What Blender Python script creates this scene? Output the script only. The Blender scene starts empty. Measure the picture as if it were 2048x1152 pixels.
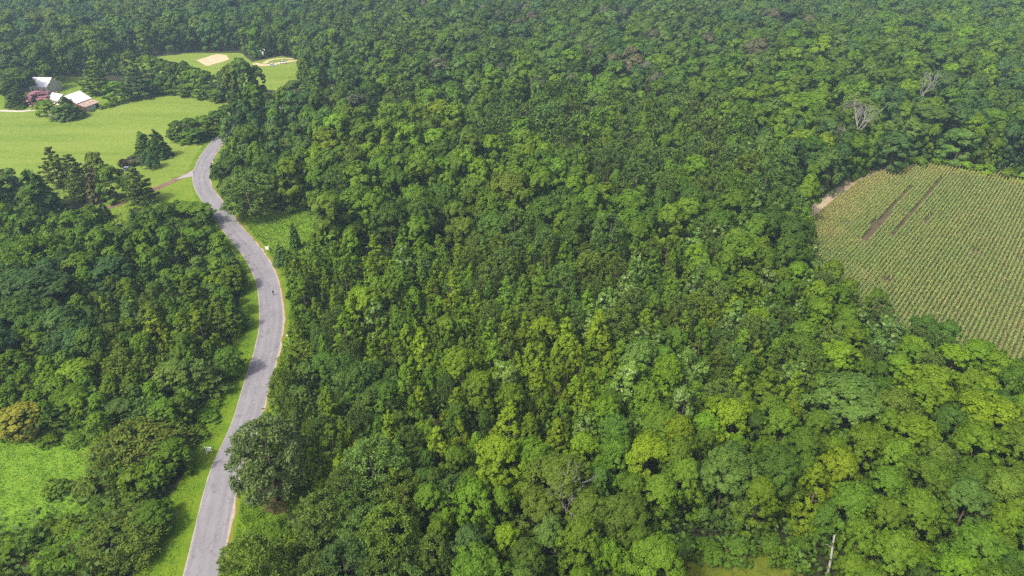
import bpy, bmesh, math, random
import numpy as np
from mathutils import Vector, Matrix
from mathutils.geometry import tessellate_polygon

random.seed(11)
RNG = np.random.default_rng(11)
D = bpy.data
scene = bpy.context.scene
COL = scene.collection

# ------------------------------------------------------------------ camera, sky, sun, exposure
CAM_H, PITCH, FPX = 100.0, math.radians(31.0), 2048 * 24.0 / 36.0
cam_data = D.cameras.new('camera')
cam_data.lens = 24.0
cam_data.sensor_width = 36.0
cam_data.clip_start = 0.5
cam_data.clip_end = 9000.0
cam = D.objects.new('camera', cam_data)
cam.location = (0, 0, CAM_H)
cam.rotation_euler = (math.radians(90) - PITCH, 0, 0)
COL.objects.link(cam)
scene.camera = cam

SUN_EL, SUN_AZ = math.radians(52), math.radians(226)      # azimuth clockwise from +Y: behind and to the west of the camera
to_sun = Vector((math.sin(SUN_AZ) * math.cos(SUN_EL), math.cos(SUN_AZ) * math.cos(SUN_EL), math.sin(SUN_EL)))
world = D.worlds.new('World')
scene.world = world
world.use_nodes = True
wn = world.node_tree.nodes
sky = wn.new('ShaderNodeTexSky')
sky.sky_type = 'NISHITA'
sky.sun_disc = False
sky.sun_elevation = SUN_EL
sky.sun_rotation = SUN_AZ
sky.air_density = 0.8
sky.dust_density = 7.0
sky.ozone_density = 0.4
wn['Background'].inputs['Strength'].default_value = 0.15
world.node_tree.links.new(sky.outputs[0], wn['Background'].inputs['Color'])
sun_data = D.lights.new('sun', 'SUN')
sun_data.energy = 2.7
sun_data.angle = math.radians(5.0)
sun_data.color = (1.0, 0.95, 0.86)
sun = D.objects.new('sun', sun_data)
sun.rotation_euler = (-to_sun).to_track_quat('-Z', 'Y').to_euler()
sun.location = (-60, -60, 160)
COL.objects.link(sun)
scene.view_settings.view_transform = 'Standard'
scene.view_settings.look = 'None'
scene.view_settings.exposure = 0.62
scene.view_settings.gamma = 1.0
scene.view_settings.use_curve_mapping = False
scene.render.engine = 'CYCLES'
scene.cycles.max_bounces = 6
scene.cycles.diffuse_bounces = 3
scene.cycles.glossy_bounces = 1
scene.cycles.transmission_bounces = 4
scene.cycles.volume_bounces = 0
scene.cycles.use_denoising = False
scene.render.use_persistent_data = False

# ------------------------------------------------------------------ geometry of the view
SP, CP = math.sin(PITCH), math.cos(PITCH)


def at(px, py, h=0.0):
    """the point at height h seen at photograph pixel (px, py)"""
    u, v = (px - 1024) / FPX, (py - 576) / FPX
    t = (CAM_H - h) / (SP + v * CP)
    return np.array([u * t, t * (CP - v * SP), h])


def pix(x, y, z=0.0):
    d = y * CP + (CAM_H - z) * SP
    return 1024 + FPX * x / d, 576 + FPX * ((CAM_H - z) * CP - y * SP) / d, d


def P2(lst):
    return np.array([at(*p)[:2] for p in lst])


def inside(poly, x, y):
    """vectorised even-odd test"""
    x, y = np.asarray(x, float), np.asarray(y, float)
    r = np.zeros(x.shape, bool)
    n = len(poly)
    for i in range(n):
        x1, y1 = poly[i]
        x2, y2 = poly[(i + 1) % n]
        if y1 == y2:
            continue
        c = ((y1 > y) != (y2 > y)) & (x < (x2 - x1) * (y - y1) / (y2 - y1) + x1)
        r ^= c
    return r


def dist_polyline(pts, x, y):
    x, y = np.asarray(x, float), np.asarray(y, float)
    best = np.full(x.shape, 1e9)
    for a, b in zip(pts[:-1], pts[1:]):
        d = b - a
        t = np.clip(((x - a[0]) * d[0] + (y - a[1]) * d[1]) / (d @ d), 0, 1)
        best = np.minimum(best, np.hypot(x - a[0] - t * d[0], y - a[1] - t * d[1]))
    return best


def smooth(pts, n=8, closed=False):
    """Catmull-Rom resampling"""
    pts = [np.array(p, float) for p in pts]
    if closed:
        ctl = [pts[-1]] + pts + pts[:2]
    else:
        ctl = [2 * pts[0] - pts[1]] + pts + [2 * pts[-1] - pts[-2]]
    out = []
    for i in range(1, len(ctl) - 2):
        p0, p1, p2, p3 = ctl[i - 1:i + 3]
        for k in range(n):
            t = k / n
            out.append(0.5 * (2 * p1 + (p2 - p0) * t + (2 * p0 - 5 * p1 + 4 * p2 - p3) * t * t + (3 * p1 - p0 - 3 * p2 + p3) * t ** 3))
    if not closed:
        out.append(pts[-1])
    return np.array(out)


# ------------------------------------------------------------------ materials
def new_mat(name):
    m = D.materials.new(name)
    m.use_nodes = True
    nt = m.node_tree
    return m, nt, nt.nodes['Principled BSDF'], nt.nodes['Material Output']


def N(nt, kind, **kw):
    n = nt.nodes.new(kind)
    for k, v in kw.items():
        if k in n.inputs:
            n.inputs[k].default_value = v
        else:
            setattr(n, k, v)
    return n


def ramp(nt, fac, stops):
    r = nt.nodes.new('ShaderNodeValToRGB')
    el = r.color_ramp.elements
    while len(el) > 1:
        el.remove(el[-1])
    el[0].position, el[0].color = stops[0][0], (*stops[0][1], 1)
    for p, c in stops[1:]:
        e = el.new(p)
        e.color = (*c, 1)
    nt.links.new(fac, r.inputs['Fac'])
    return r.outputs['Color']


def noise(nt, vec, scale, detail=4, rough=0.6):
    n = nt.nodes.new('ShaderNodeTexNoise')
    n.inputs['Scale'].default_value = scale
    n.inputs['Detail'].default_value = detail
    n.inputs['Roughness'].default_value = rough
    nt.links.new(vec, n.inputs['Vector'])
    return n.outputs['Fac']


def obj_coord(nt, scale=(1, 1, 1), rot=0.0):
    tc = nt.nodes.new('ShaderNodeTexCoord')
    mp = nt.nodes.new('ShaderNodeMapping')
    mp.inputs['Scale'].default_value = scale
    mp.inputs['Rotation'].default_value = (0, 0, rot)
    nt.links.new(tc.outputs['Object'], mp.inputs['Vector'])
    return mp.outputs['Vector']


def mix(nt, fac, a, b, mode='MIX'):
    m = nt.nodes.new('ShaderNodeMix')
    m.data_type = 'RGBA'
    m.blend_type = mode
    for sock, v in ((m.inputs[0], fac), (m.inputs[6], a), (m.inputs[7], b)):
        if hasattr(v, 'is_linked'):
            nt.links.new(v, sock)
        elif isinstance(v, (int, float)):
            sock.default_value = v
        else:
            sock.default_value = (*v, 1)
    return m.outputs[2]


def math_node(nt, op, a, b=None, c=None):
    m = nt.nodes.new('ShaderNodeMath')
    m.operation = op
    for i, v in enumerate((a, b, c)):
        if v is None:
            continue
        if hasattr(v, 'is_linked'):
            nt.links.new(v, m.inputs[i])
        else:
            m.inputs[i].default_value = v
    return m.outputs[0]


def foliage_mat(name, source, trans=0.27, rough=0.6, spec=0.16, pale=None):
    """leaf material; the tint comes from the object's colour or, for the joined far wood, from an attribute of the leaves"""
    m, nt, bs, out = new_mat(name)
    if source == 'object':
        tint = nt.nodes.new('ShaderNodeObjectInfo').outputs['Color']
    else:
        tint = N(nt, 'ShaderNodeAttribute', attribute_name='tint', attribute_type='INSTANCER' if source == 'instancer' else 'GEOMETRY').outputs['Color']
    var = N(nt, 'ShaderNodeAttribute', attribute_name='leaf_var').outputs['Fac']
    k = math_node(nt, 'MULTIPLY_ADD', var, 0.5, 0.75)
    g = nt.nodes.new('ShaderNodeCombineColor')
    for i in range(3):
        nt.links.new(k, g.inputs[i])
    c = mix(nt, 1.0, tint, g.outputs[0], 'MULTIPLY')
    warm = mix(nt, 1.0, c, (1.08, 1.06, 0.85), 'MULTIPLY')
    tip = math_node(nt, 'GREATER_THAN', var, 0.8)
    c = mix(nt, tip, c, warm)
    if pale:
        p = math_node(nt, 'GREATER_THAN', var, 0.72)
        c = mix(nt, math_node(nt, 'MULTIPLY', p, 0.75), c, pale)
    nt.links.new(c, bs.inputs['Base Color'])
    bs.inputs['Roughness'].default_value = rough
    bs.inputs['Specular IOR Level'].default_value = spec
    tr = nt.nodes.new('ShaderNodeBsdfTranslucent')
    nt.links.new(mix(nt, 1.0, c, (1.1, 1.22, 0.7), 'MULTIPLY'), tr.inputs['Color'])
    mx = nt.nodes.new('ShaderNodeMixShader')
    mx.inputs[0].default_value = trans
    nt.links.new(bs.outputs[0], mx.inputs[1])
    nt.links.new(tr.outputs[0], mx.inputs[2])
    nt.links.new(mx.outputs[0], out.inputs['Surface'])
    return m


def ground_mat(name, stops, scale, fine=2.5, stretch=(1, 1, 1), rot=0.0, rough=0.95, bump=0.0, fine_mix=0.45):
    m, nt, bs, out = new_mat(name)
    v = obj_coord(nt, stretch, rot)
    a = noise(nt, v, scale, 6, 0.62)
    b = noise(nt, obj_coord(nt), fine, 5, 0.7)
    f = math_node(nt, 'ADD', math_node(nt, 'MULTIPLY', a, 1 - fine_mix), math_node(nt, 'MULTIPLY', b, fine_mix))
    nt.links.new(ramp(nt, f, stops), bs.inputs['Base Color'])
    bs.inputs['Roughness'].default_value = rough
    bs.inputs['Specular IOR Level'].default_value = 0.15
    if bump:
        bp = nt.nodes.new('ShaderNodeBump')
        bp.inputs['Strength'].default_value = 1.0
        bp.inputs['Distance'].default_value = bump
        nt.links.new(b, bp.inputs['Height'])
        nt.links.new(bp.outputs[0], bs.inputs['Normal'])
    return m


def plain_mat(name, c, rough=0.6, spec=0.3, var=0.15, scale=3.0, metal=0.0):
    m, nt, bs, out = new_mat(name)
    f = noise(nt, obj_coord(nt), scale, 4)
    lo = tuple(x * (1 - var) for x in c)
    hi = tuple(min(1, x * (1 + var)) for x in c)
    nt.links.new(ramp(nt, f, [(0.3, lo), (0.7, hi)]), bs.inputs['Base Color'])
    bs.inputs['Roughness'].default_value = rough
    bs.inputs['Specular IOR Level'].default_value = spec
    bs.inputs['Metallic'].default_value = metal
    return m


M = {}
M['leaf'] = foliage_mat('leaf', 'object')
M['leaf_tulip'] = foliage_mat('leaf_tulip', 'object', 0.28, 0.42, 0.4, pale=(0.24, 0.33, 0.10))
M['needle'] = foliage_mat('needle', 'object', 0.2, 0.6, 0.2)
M['leaf_wood'] = foliage_mat('leaf_wood', 'attribute')
M['leaf_wood_inst'] = foliage_mat('leaf_wood_inst', 'instancer')
M['bark'] = plain_mat('bark', (0.13, 0.10, 0.075), 0.9, 0.1, 0.4, 5)
M['pine_bark'] = plain_mat('pine_bark', (0.13, 0.10, 0.08), 0.9, 0.1, 0.4, 5)
M['dead_wood'] = plain_mat('dead_wood', (0.28, 0.265, 0.24), 0.85, 0.1, 0.3, 4)
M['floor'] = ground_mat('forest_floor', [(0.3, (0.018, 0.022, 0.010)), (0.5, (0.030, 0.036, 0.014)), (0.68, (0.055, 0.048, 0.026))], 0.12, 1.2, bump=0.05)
M['meadow'] = ground_mat('meadow_grass', [(0.30, (0.0840, 0.1456, 0.0144)), (0.42, (0.1254, 0.1926, 0.0216)), (0.52, (0.1568, 0.2218, 0.0288)), (0.62, (0.1882, 0.2374, 0.0405)), (0.74, (0.2464, 0.2576, 0.0675))], 0.06, 0.5, (0.22, 1.6, 1), 0.55, bump=0.08, fine_mix=0.42)
M['lawn'] = ground_mat('lawn_grass', [(0.3, (0.0784, 0.1512, 0.0108)), (0.5, (0.1344, 0.2072, 0.0162)), (0.7, (0.2016, 0.2352, 0.0315))], 0.16, 2.2, bump=0.04)
M['verge'] = ground_mat('verge_grass', [(0.3, (0.0504, 0.1120, 0.0054)), (0.48, (0.0952, 0.1736, 0.0081)), (0.6, (0.1400, 0.2016, 0.0108)), (0.78, (0.2240, 0.2128, 0.0360))], 0.22, 2.6, bump=0.06)
M['weeds'] = ground_mat('weed_ground', [(0.3, (0.0672, 0.1568, 0.0108)), (0.5, (0.1232, 0.2352, 0.0180)), (0.72, (0.1904, 0.2688, 0.0270))], 0.3, 2.0, bump=0.08)
M['moss'] = ground_mat('moss_ground', [(0.3, (0.05, 0.075, 0.009)), (0.5, (0.10, 0.125, 0.010)), (0.7, (0.15, 0.15, 0.025))], 0.3, 2.5, bump=0.05)
M['litter'] = ground_mat('needle_litter', [(0.3, (0.06, 0.08, 0.02)), (0.5, (0.12, 0.09, 0.04)), (0.7, (0.15, 0.12, 0.045))], 0.5, 3.0)
M['soil'] = ground_mat('corn_soil', [(0.3, (0.05, 0.045, 0.025)), (0.6, (0.10, 0.075, 0.045)), (0.75, (0.16, 0.125, 0.08))], 0.2, 1.5)
M['track'] = ground_mat('dirt_track', [(0.3, (0.2240, 0.1736, 0.1120)), (0.5, (0.3472, 0.2800, 0.1960)), (0.7, (0.4144, 0.3472, 0.2464))], 0.25, 2.5)
M['sand'] = ground_mat('sand_patch', [(0.3, (0.4032, 0.3024, 0.1792)), (0.55, (0.5152, 0.4032, 0.2576)), (0.75, (0.5600, 0.4704, 0.3136))], 0.2, 1.2, (1, 4, 1), 0.6)
M['gravel'] = ground_mat('shoulder_gravel', [(0.3, (0.2016, 0.1792, 0.1344)), (0.5, (0.3360, 0.2968, 0.2408)), (0.75, (0.4256, 0.3808, 0.3136))], 0.7, 5.0)
M['dry_edge'] = ground_mat('dry_grass_edge', [(0.3, (0.1120, 0.0728, 0.0280)), (0.48, (0.1680, 0.1512, 0.0246)), (0.7, (0.1904, 0.2128, 0.0280))], 0.6, 4.0)
M['brick'] = ground_mat('brick_gravel', [(0.3, (0.13, 0.07, 0.055)), (0.5, (0.19, 0.11, 0.09)), (0.75, (0.25, 0.16, 0.135))], 0.5, 4.0)
M['concrete'] = ground_mat('apron_concrete', [(0.3, (0.2464, 0.2296, 0.2352)), (0.7, (0.3360, 0.3192, 0.3248))], 0.4, 4.0)
M['drive'] = ground_mat('pale_drive', [(0.3, (0.3808, 0.3472, 0.2912)), (0.7, (0.5152, 0.4816, 0.4144))], 0.4, 3.0)


def asphalt():
    m, nt, bs, out = new_mat('asphalt')
    uv = N(nt, 'ShaderNodeUVMap', uv_map='UVMap').outputs[0]

    def uvs(sx, sy):
        mp = nt.nodes.new('ShaderNodeMapping')
        mp.inputs['Scale'].default_value = (sx, sy, 1)
        nt.links.new(uv, mp.inputs['Vector'])
        return mp.outputs[0]
    big = noise(nt, uvs(1.1, 0.035), 1.0, 5, 0.6)          # long streaks left by tyres
    blot = noise(nt, obj_coord(nt), 0.22, 5, 0.65)
    grain = noise(nt, obj_coord(nt), 9.0, 3, 0.8)
    f = math_node(nt, 'ADD', math_node(nt, 'MULTIPLY', big, 0.5), math_node(nt, 'ADD', math_node(nt, 'MULTIPLY', blot, 0.3), math_node(nt, 'MULTIPLY', grain, 0.2)))
    c = ramp(nt, f, [(0.34, (0.150, 0.146, 0.160)), (0.5, (0.204, 0.198, 0.215)), (0.66, (0.252, 0.246, 0.260))])
    # transverse and long cracks sealed with tar
    vo = nt.nodes.new('ShaderNodeTexVoronoi')
    vo.feature = 'DISTANCE_TO_EDGE'
    vo.inputs['Scale'].default_value = 1.0
    wob = nt.nodes.new('ShaderNodeVectorMath')
    wob.operation = 'ADD'
    nn = nt.nodes.new('ShaderNodeTexNoise')
    nn.inputs['Scale'].default_value = 0.7
    nt.links.new(obj_coord(nt), nn.inputs['Vector'])
    nt.links.new(uvs(0.2, 0.085), wob.inputs[0])
    sc = nt.nodes.new('ShaderNodeVectorMath')
    sc.operation = 'SCALE'
    sc.inputs['Scale'].default_value = 0.35
    nt.links.new(nn.outputs['Color'], sc.inputs[0])
    nt.links.new(sc.outputs[0], wob.inputs[1])
    nt.links.new(wob.outputs[0], vo.inputs['Vector'])
    crack = math_node(nt, 'LESS_THAN', vo.outputs['Distance'], 0.010)
    c = mix(nt, math_node(nt, 'MULTIPLY', crack, 0.4), c, (0.08, 0.078, 0.088))
    nt.links.new(c, bs.inputs['Base Color'])
    bs.inputs['Roughness'].default_value = 0.85
    bs.inputs['Specular IOR Level'].default_value = 0.25
    return m


M['asphalt'] = asphalt()
M['white_paint'] = plain_mat('white_paint', (0.80, 0.80, 0.78), 0.45, 0.4, 0.05, 6)
M['grey_print'] = plain_mat('grey_print', (0.38, 0.42, 0.50), 0.5, 0.3, 0.1, 20)
M['white_metal'] = plain_mat('white_metal_roof', (0.78, 0.78, 0.82), 0.45, 0.5, 0.10, 0.6)
M['grey_metal'] = plain_mat('grey_metal_roof', (0.50, 0.52, 0.56), 0.5, 0.5, 0.15, 0.5)
M['rust'] = plain_mat('rusty_metal_roof', (0.38, 0.29, 0.235), 0.7, 0.3, 0.35, 0.7)
M['barn_red'] = plain_mat('barn_red_boards', (0.17, 0.045, 0.035), 0.8, 0.2, 0.3, 2)
M['house_wall'] = plain_mat('house_siding', (0.55, 0.46, 0.40), 0.8, 0.2, 0.12, 2)
M['dark_glass'] = plain_mat('dark_glass', (0.03, 0.035, 0.045), 0.15, 0.6, 0.2, 2)
M['dark_inside'] = plain_mat('dark_inside', (0.03, 0.028, 0.026), 0.9, 0.1, 0.3, 2)
M['car_white'] = plain_mat('white_car_paint', (0.74, 0.75, 0.77), 0.3, 0.5, 0.04, 2)
M['car_grey'] = plain_mat('grey_car_paint', (0.22, 0.25, 0.31), 0.3, 0.5, 0.06, 2)
M['tyre'] = plain_mat('tyre_rubber', (0.025, 0.025, 0.027), 0.85, 0.2, 0.2, 10)
M['chrome'] = plain_mat('wheel_rim', (0.5, 0.5, 0.52), 0.35, 0.5, 0.1, 10)
M['skin'] = plain_mat('skin', (0.42, 0.25, 0.18), 0.6, 0.3, 0.05, 10)
M['dark_cloth'] = plain_mat('dark_cloth', (0.022, 0.022, 0.035), 0.9, 0.1, 0.3, 10)
M['hair'] = plain_mat('hair', (0.02, 0.015, 0.012), 0.6, 0.3, 0.2, 20)
M['device'] = plain_mat('grey_device', (0.12, 0.12, 0.13), 0.5, 0.4, 0.1, 20)
M['tan_wood'] = plain_mat('reddish_boards', (0.34, 0.14, 0.08), 0.8, 0.2, 0.2, 3)


# ------------------------------------------------------------------ object helpers
def link(o, parent=None):
    COL.objects.link(o)
    if parent is not None:
        o.parent = parent
    return o


def tag(o, label=None, cat=None, group=None, kind=None):
    if label:
        o['label'] = label
    if cat:
        o['category'] = cat
    if group:
        o['group'] = group
    if kind:
        o['kind'] = kind
    return o


def empty(name, loc=(0, 0, 0), rz=0.0, scale=(1, 1, 1)):
    o = D.objects.new(name, None)
    o.empty_display_size = 0.5
    o.location = loc
    o.rotation_euler = (0, 0, rz)
    o.scale = scale
    return link(o)


def mesh_quads(name, co, mats, var=None, tint=None, mat_index=None, smooth_from=None):
    """co (n,4,3): separate quads"""
    n = len(co)
    me = D.meshes.new(name)
    me.vertices.add(4 * n)
    me.vertices.foreach_set('co', np.ascontiguousarray(co, np.float32).ravel())
    me.loops.add(4 * n)
    me.loops.foreach_set('vertex_index', np.arange(4 * n, dtype=np.int32))
    me.polygons.add(n)
    me.polygons.foreach_set('loop_start', np.arange(0, 4 * n, 4, dtype=np.int32))
    if var is not None:
        a = me.attributes.new('leaf_var', 'FLOAT', 'FACE')
        a.data.foreach_set('value', np.ascontiguousarray(var, np.float32))
    if tint is not None:
        a = me.attributes.new('tint', 'FLOAT_COLOR', 'FACE')
        t4 = np.ones((n, 4), np.float32)
        t4[:, :3] = tint
        a.data.foreach_set('color', t4.ravel())
    for m in mats:
        me.materials.append(m)
    if mat_index is not None:
        me.polygons.foreach_set('material_index', np.ascontiguousarray(mat_index, np.int32))
    me.update(calc_edges=True)
    return me


def mesh_py(name, verts, faces, mat, shade=False):
    me = D.meshes.new(name)
    me.from_pydata([tuple(map(float, v)) for v in verts], [], faces)
    if mat is not None:
        for m in (mat if isinstance(mat, (list, tuple)) else [mat]):
            me.materials.append(m)
    if shade:
        me.polygons.foreach_set('use_smooth', np.ones(len(me.polygons), bool))
    me.update()
    return me


def sheet(name, poly, z, mat, label=None, jitter=0.0, kind='structure', step=None):
    """a flat area of ground with an uneven edge, tessellated"""
    pts = np.array(poly, float)
    if step:
        out = []
        for i in range(len(pts)):
            a, b = pts[i], pts[(i + 1) % len(pts)]
            k = max(1, int(np.hypot(*(b - a)) / step))
            for j in range(k):
                out.append(a + (b - a) * j / k)
        pts = np.array(out)
    if jitter:
        pts = pts + RNG.normal(0, jitter, pts.shape)
    vs = [Vector((p[0], p[1], 0)) for p in pts]
    tris = tessellate_polygon([vs])
    me = mesh_py(name, [(p[0], p[1], z) for p in pts], [tuple(t) for t in tris], mat)
    me.update()
    if me.polygons and sum(p.normal.z for p in me.polygons) < 0:
        me.flip_normals()
    o = link(D.objects.new(name, me))
    tag(o, label, None, None, kind)
    return o


def ribbon(name, centre, offs_a, offs_b, z, mat, jit=0.0, label=None):
    """a strip along a polyline between two sideways offsets (right is positive), with metric UVs"""
    c = np.array(centre)
    d = np.gradient(c, axis=0)
    d /= np.linalg.norm(d, axis=1)[:, None]
    nrm = np.stack([d[:, 1], -d[:, 0]], 1)
    n = len(c)
    oa = np.broadcast_to(offs_a, (n,)) + RNG.normal(0, jit, n) * (jit > 0)
    ob = np.broadcast_to(offs_b, (n,)) + RNG.normal(0, jit, n) * (jit > 0)
    K = 5
    s = np.concatenate([[0], np.cumsum(np.linalg.norm(np.diff(c, axis=0), axis=1))])
    verts, uv = [], []
    for i in range(n):
        for k in range(K):
            o = oa[i] + (ob[i] - oa[i]) * k / (K - 1)
            verts.append((*(c[i] + nrm[i] * o), z))
            uv.append((o, s[i]))
    faces = []
    for i in range(n - 1):
        for k in range(K - 1):
            a = i * K + k
            faces.append((a, a + 1, a + K + 1, a + K))
    me = mesh_py(name, verts, faces, mat)
    if me.polygons[0].normal.z < 0:
        me.flip_normals()
    ul = me.uv_layers.new(name='UVMap')
    li = np.empty(len(me.loops), np.int32)
    me.loops.foreach_get('vertex_index', li)
    ul.data.foreach_set('uv', np.array(uv, np.float32)[li].ravel())
    o = link(D.objects.new(name, me))
    return tag(o, label, None, None, 'structure')


def tube(points, radii, sides=6):
    """verts, faces of a tapered tube"""
    pts = [np.array(p, float) for p in points]
    verts, faces = [], []
    for i, (p, r) in enumerate(zip(pts, radii)):
        t = pts[min(i + 1, len(pts) - 1)] - pts[max(i - 1, 0)]
        t = t / (np.linalg.norm(t) + 1e-9)
        a = np.cross(t, (0.31, 0.95, 0.05))
        a /= np.linalg.norm(a) + 1e-9
        b = np.cross(t, a)
        for k in range(sides):
            w = 2 * math.pi * k / sides
            verts.append(p + r * (math.cos(w) * a + math.sin(w) * b))
    for i in range(len(pts) - 1):
        for k in range(sides):
            a, b = i * sides + k, i * sides + (k + 1) % sides
            faces.append((a, b, b + sides, a + sides))
    faces.append(tuple(range(sides))[::-1])
    faces.append(tuple(range((len(pts) - 1) * sides, len(pts) * sides)))
    return verts, faces


class MB:
    """collects boxes, prisms and tubes into one mesh"""

    def __init__(self):
        self.v, self.f, self.mi = [], [], []

    def add(self, v, f, mi=0):
        n = len(self.v)
        self.v += [tuple(x) for x in v]
        self.f += [tuple(i + n for i in q) for q in f]
        self.mi += [mi] * len(f)
        return self

    def box(self, c, s, mi=0, rz=0.0):
        x, y, z = (k / 2 for k in s)
        cs, sn = math.cos(rz), math.sin(rz)
        v = []
        for dz in (-z, z):
            for dx, dy in ((-x, -y), (x, -y), (x, y), (-x, y)):
                v.append((c[0] + dx * cs - dy * sn, c[1] + dx * sn + dy * cs, c[2] + dz))
        return self.add(v, [(3, 2, 1, 0), (4, 5, 6, 7), (0, 1, 5, 4), (1, 2, 6, 5), (2, 3, 7, 6), (3, 0, 4, 7)], mi)

    def slab(self, quad, t, mi=0):
        """a quad given a thickness along its normal (downwards)"""
        q = [np.array(p, float) for p in quad]
        n = np.cross(q[1] - q[0], q[3] - q[0])
        n /= np.linalg.norm(n)
        v = q + [p - n * t for p in q]
        return self.add(v, [(0, 1, 2, 3), (7, 6, 5, 4), (0, 4, 5, 1), (1, 5, 6, 2), (2, 6, 7, 3), (3, 7, 4, 0)], mi)

    def tube(self, p, r, sides=8, mi=0):
        return self.add(*tube(p, r, sides), mi)

    def build(self, name, mat, parent=None, bevel=0.0):
        me = mesh_py(name, self.v, self.f, mat)
        me.polygons.foreach_set('material_index', np.array(self.mi, np.int32))
        if bevel:
            bm = bmesh.new()
            bm.from_mesh(me)
            bmesh.ops.bevel(bm, geom=bm.edges[:], offset=bevel, segments=2, affect='EDGES')
            bm.to_mesh(me)
            bm.free()
        return link(D.objects.new(name, me), parent)


# ------------------------------------------------------------------ the lie of the land
road_px = [(300, 1520), (352, 1330), (403, 1152), (449, 950), (491, 847), (522, 740), (536, 690), (543, 635), (536, 570), (518, 526), (492, 489), (461, 453), (436, 417), (412, 385), (402, 360), (404, 340), (412, 318), (421, 303),
           (434, 286), (449, 269), (466, 255), (500, 240), (545, 222), (600, 203), (657, 182), (740, 162), (850, 148)]
ROAD = smooth(P2(road_px), 9)
ROAD_HALF = 2.9

meadow = P2([(-420, 236), (0, 222), (60, 224), (130, 238), (165, 222), (215, 214), (270, 203), (330, 184), (400, 190), (470, 203), (480, 212), (455, 236), (430, 262), (350, 288),
             (418, 284), (403, 303), (392, 325), (384, 345), (318, 374), (290, 382), (200, 392), (60, 402), (-420, 430)])
lawn_house = P2([(-200, 226), (-60, 190), (60, 190), (115, 168), (118, 152), (175, 155), (200, 175), (330, 184), (270, 205), (200, 216), (130, 238), (60, 228)])
field_far = P2([(215, 140), (235, 116), (300, 116), (372, 106), (482, 106), (505, 124), (560, 112), (590, 118), (604, 160), (566, 182), (500, 176), (460, 168), (330, 158), (260, 150)])
lawn_apron = P2([(300, 382), (384, 349), (383, 372), (390, 398), (408, 430), (330, 420), (262, 415)])
garden = P2([(150, 425), (190, 395), (265, 400), (268, 440), (225, 452), (160, 450)])
verge_w = P2([(60, 1420), (250, 1180), (300, 1040), (368, 950), (392, 870), (430, 790), (462, 700), (478, 600), (492, 545), (520, 570), (540, 640), (530, 720), (470, 900), (430, 1040), (380, 1250), (330, 1420)])
meadow_near = P2([(-260, 900), (60, 896), (150, 884), (200, 905), (185, 965), (165, 1015), (60, 1060), (-260, 1075)])
gap_wood = P2([(340, 556), (372, 536), (420, 528), (405, 548), (360, 565)])
clearing = P2([(488, 440), (540, 428), (600, 426), (695, 452), (672, 500), (600, 520), (575, 540), (560, 545), (520, 500)])
verge_e = P2([(420, 1250), (450, 1120), (480, 1000), (570, 1008), (585, 1060), (520, 1140), (470, 1330)])
corn_near = [(1622, 452, 11), (1655, 492, 11), (1705, 530, 11), (1760, 592, 11), (1815, 636, 10), (1880, 640, 10), (1960, 690, 10), (2048, 728, 11), (2180, 770, 11), (2330, 800, 11)]
corn_far = [(2360, 398), (2200, 382), (2048, 363), (1960, 347), (1900, 337), (1830, 332), (1790, 336), (1745, 346), (1700, 370), (1650, 400), (1617, 428)]
corn_open = P2(corn_near + corn_far)
moss_clear = P2([(1322, 1146), (1400, 1130), (1490, 1125), (1556, 1132), (1600, 1180), (1680, 1900), (1240, 1900)])
OPEN = [meadow, lawn_house, field_far, lawn_apron, garden, verge_w, meadow_near, gap_wood, clearing, verge_e, corn_open, moss_clear]

def grown(poly, m):
    c = poly.mean(0)
    d = poly - c
    return c + d * (1 + m / np.linalg.norm(d, axis=1))[:, None]


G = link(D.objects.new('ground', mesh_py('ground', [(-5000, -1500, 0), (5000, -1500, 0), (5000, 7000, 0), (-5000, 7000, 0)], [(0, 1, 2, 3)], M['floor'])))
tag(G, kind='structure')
sheet('meadow', meadow, 0.02, M['meadow'], jitter=0.25, step=4)
sheet('house_lawn', lawn_house, 0.012, M['lawn'], jitter=0.3, step=4)
sheet('far_field', field_far, 0.012, M['meadow'], jitter=0.3, step=4)
sheet('lawn', lawn_apron, 0.03, M['lawn'], jitter=0.2, step=3)
sheet('garden_lawn', garden, 0.012, M['lawn'], jitter=0.2, step=3)
sheet('road_verge', verge_w, 0.02, M['verge'], jitter=0.25, step=3)
sheet('rough_meadow', grown(meadow_near, 6.0), 0.012, M['weeds'], jitter=0.3, step=3)
sheet('glade', gap_wood, 0.012, M['weeds'], jitter=0.2, step=2)
sheet('weedy_clearing', grown(clearing, 4.0), 0.012, M['weeds'], jitter=0.25, step=3)
sheet('grass_verge', verge_e, 0.02, M['verge'], jitter=0.25, step=3)
sheet('corn_soil', corn_open, 0.012, M['soil'], jitter=0.2, step=4)
sheet('mossy_clearing', grown(moss_clear, 3.0), 0.012, M['moss'], jitter=0.3, step=2)
sheet('dirt_patch', P2([(393, 121), (432, 108), (452, 110), (459, 118), (447, 123), (414, 132)]), 0.03, M['sand'], jitter=0.3, step=3)
ribbon('farm_track', smooth(P2([(1600, 446), (1617, 429), (1650, 401), (1682, 380), (1705, 362), (1745, 345), (1790, 335), (1830, 331)]), 6), -2.0, 2.0, 0.03, M['track'], 0.12)
ribbon('gravel_yard', smooth(P2([(508, 127), (525, 130), (548, 128), (572, 124), (600, 120)]), 6), -2.0, 2.0, 0.03, M['sand'], 0.3)
ribbon('farm_lane', smooth(P2([(528, 127), (541, 120), (560, 117.5), (590, 117)]), 6), -1.3, 1.3, 0.026, M['sand'], 0.3)
ribbon('house_drive', smooth(P2([(-260, 214), (-60, 221), (0, 221.5), (40, 222.5), (72, 220)]), 6), -1.4, 1.4, 0.04, M['drive'], 0.1)
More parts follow.
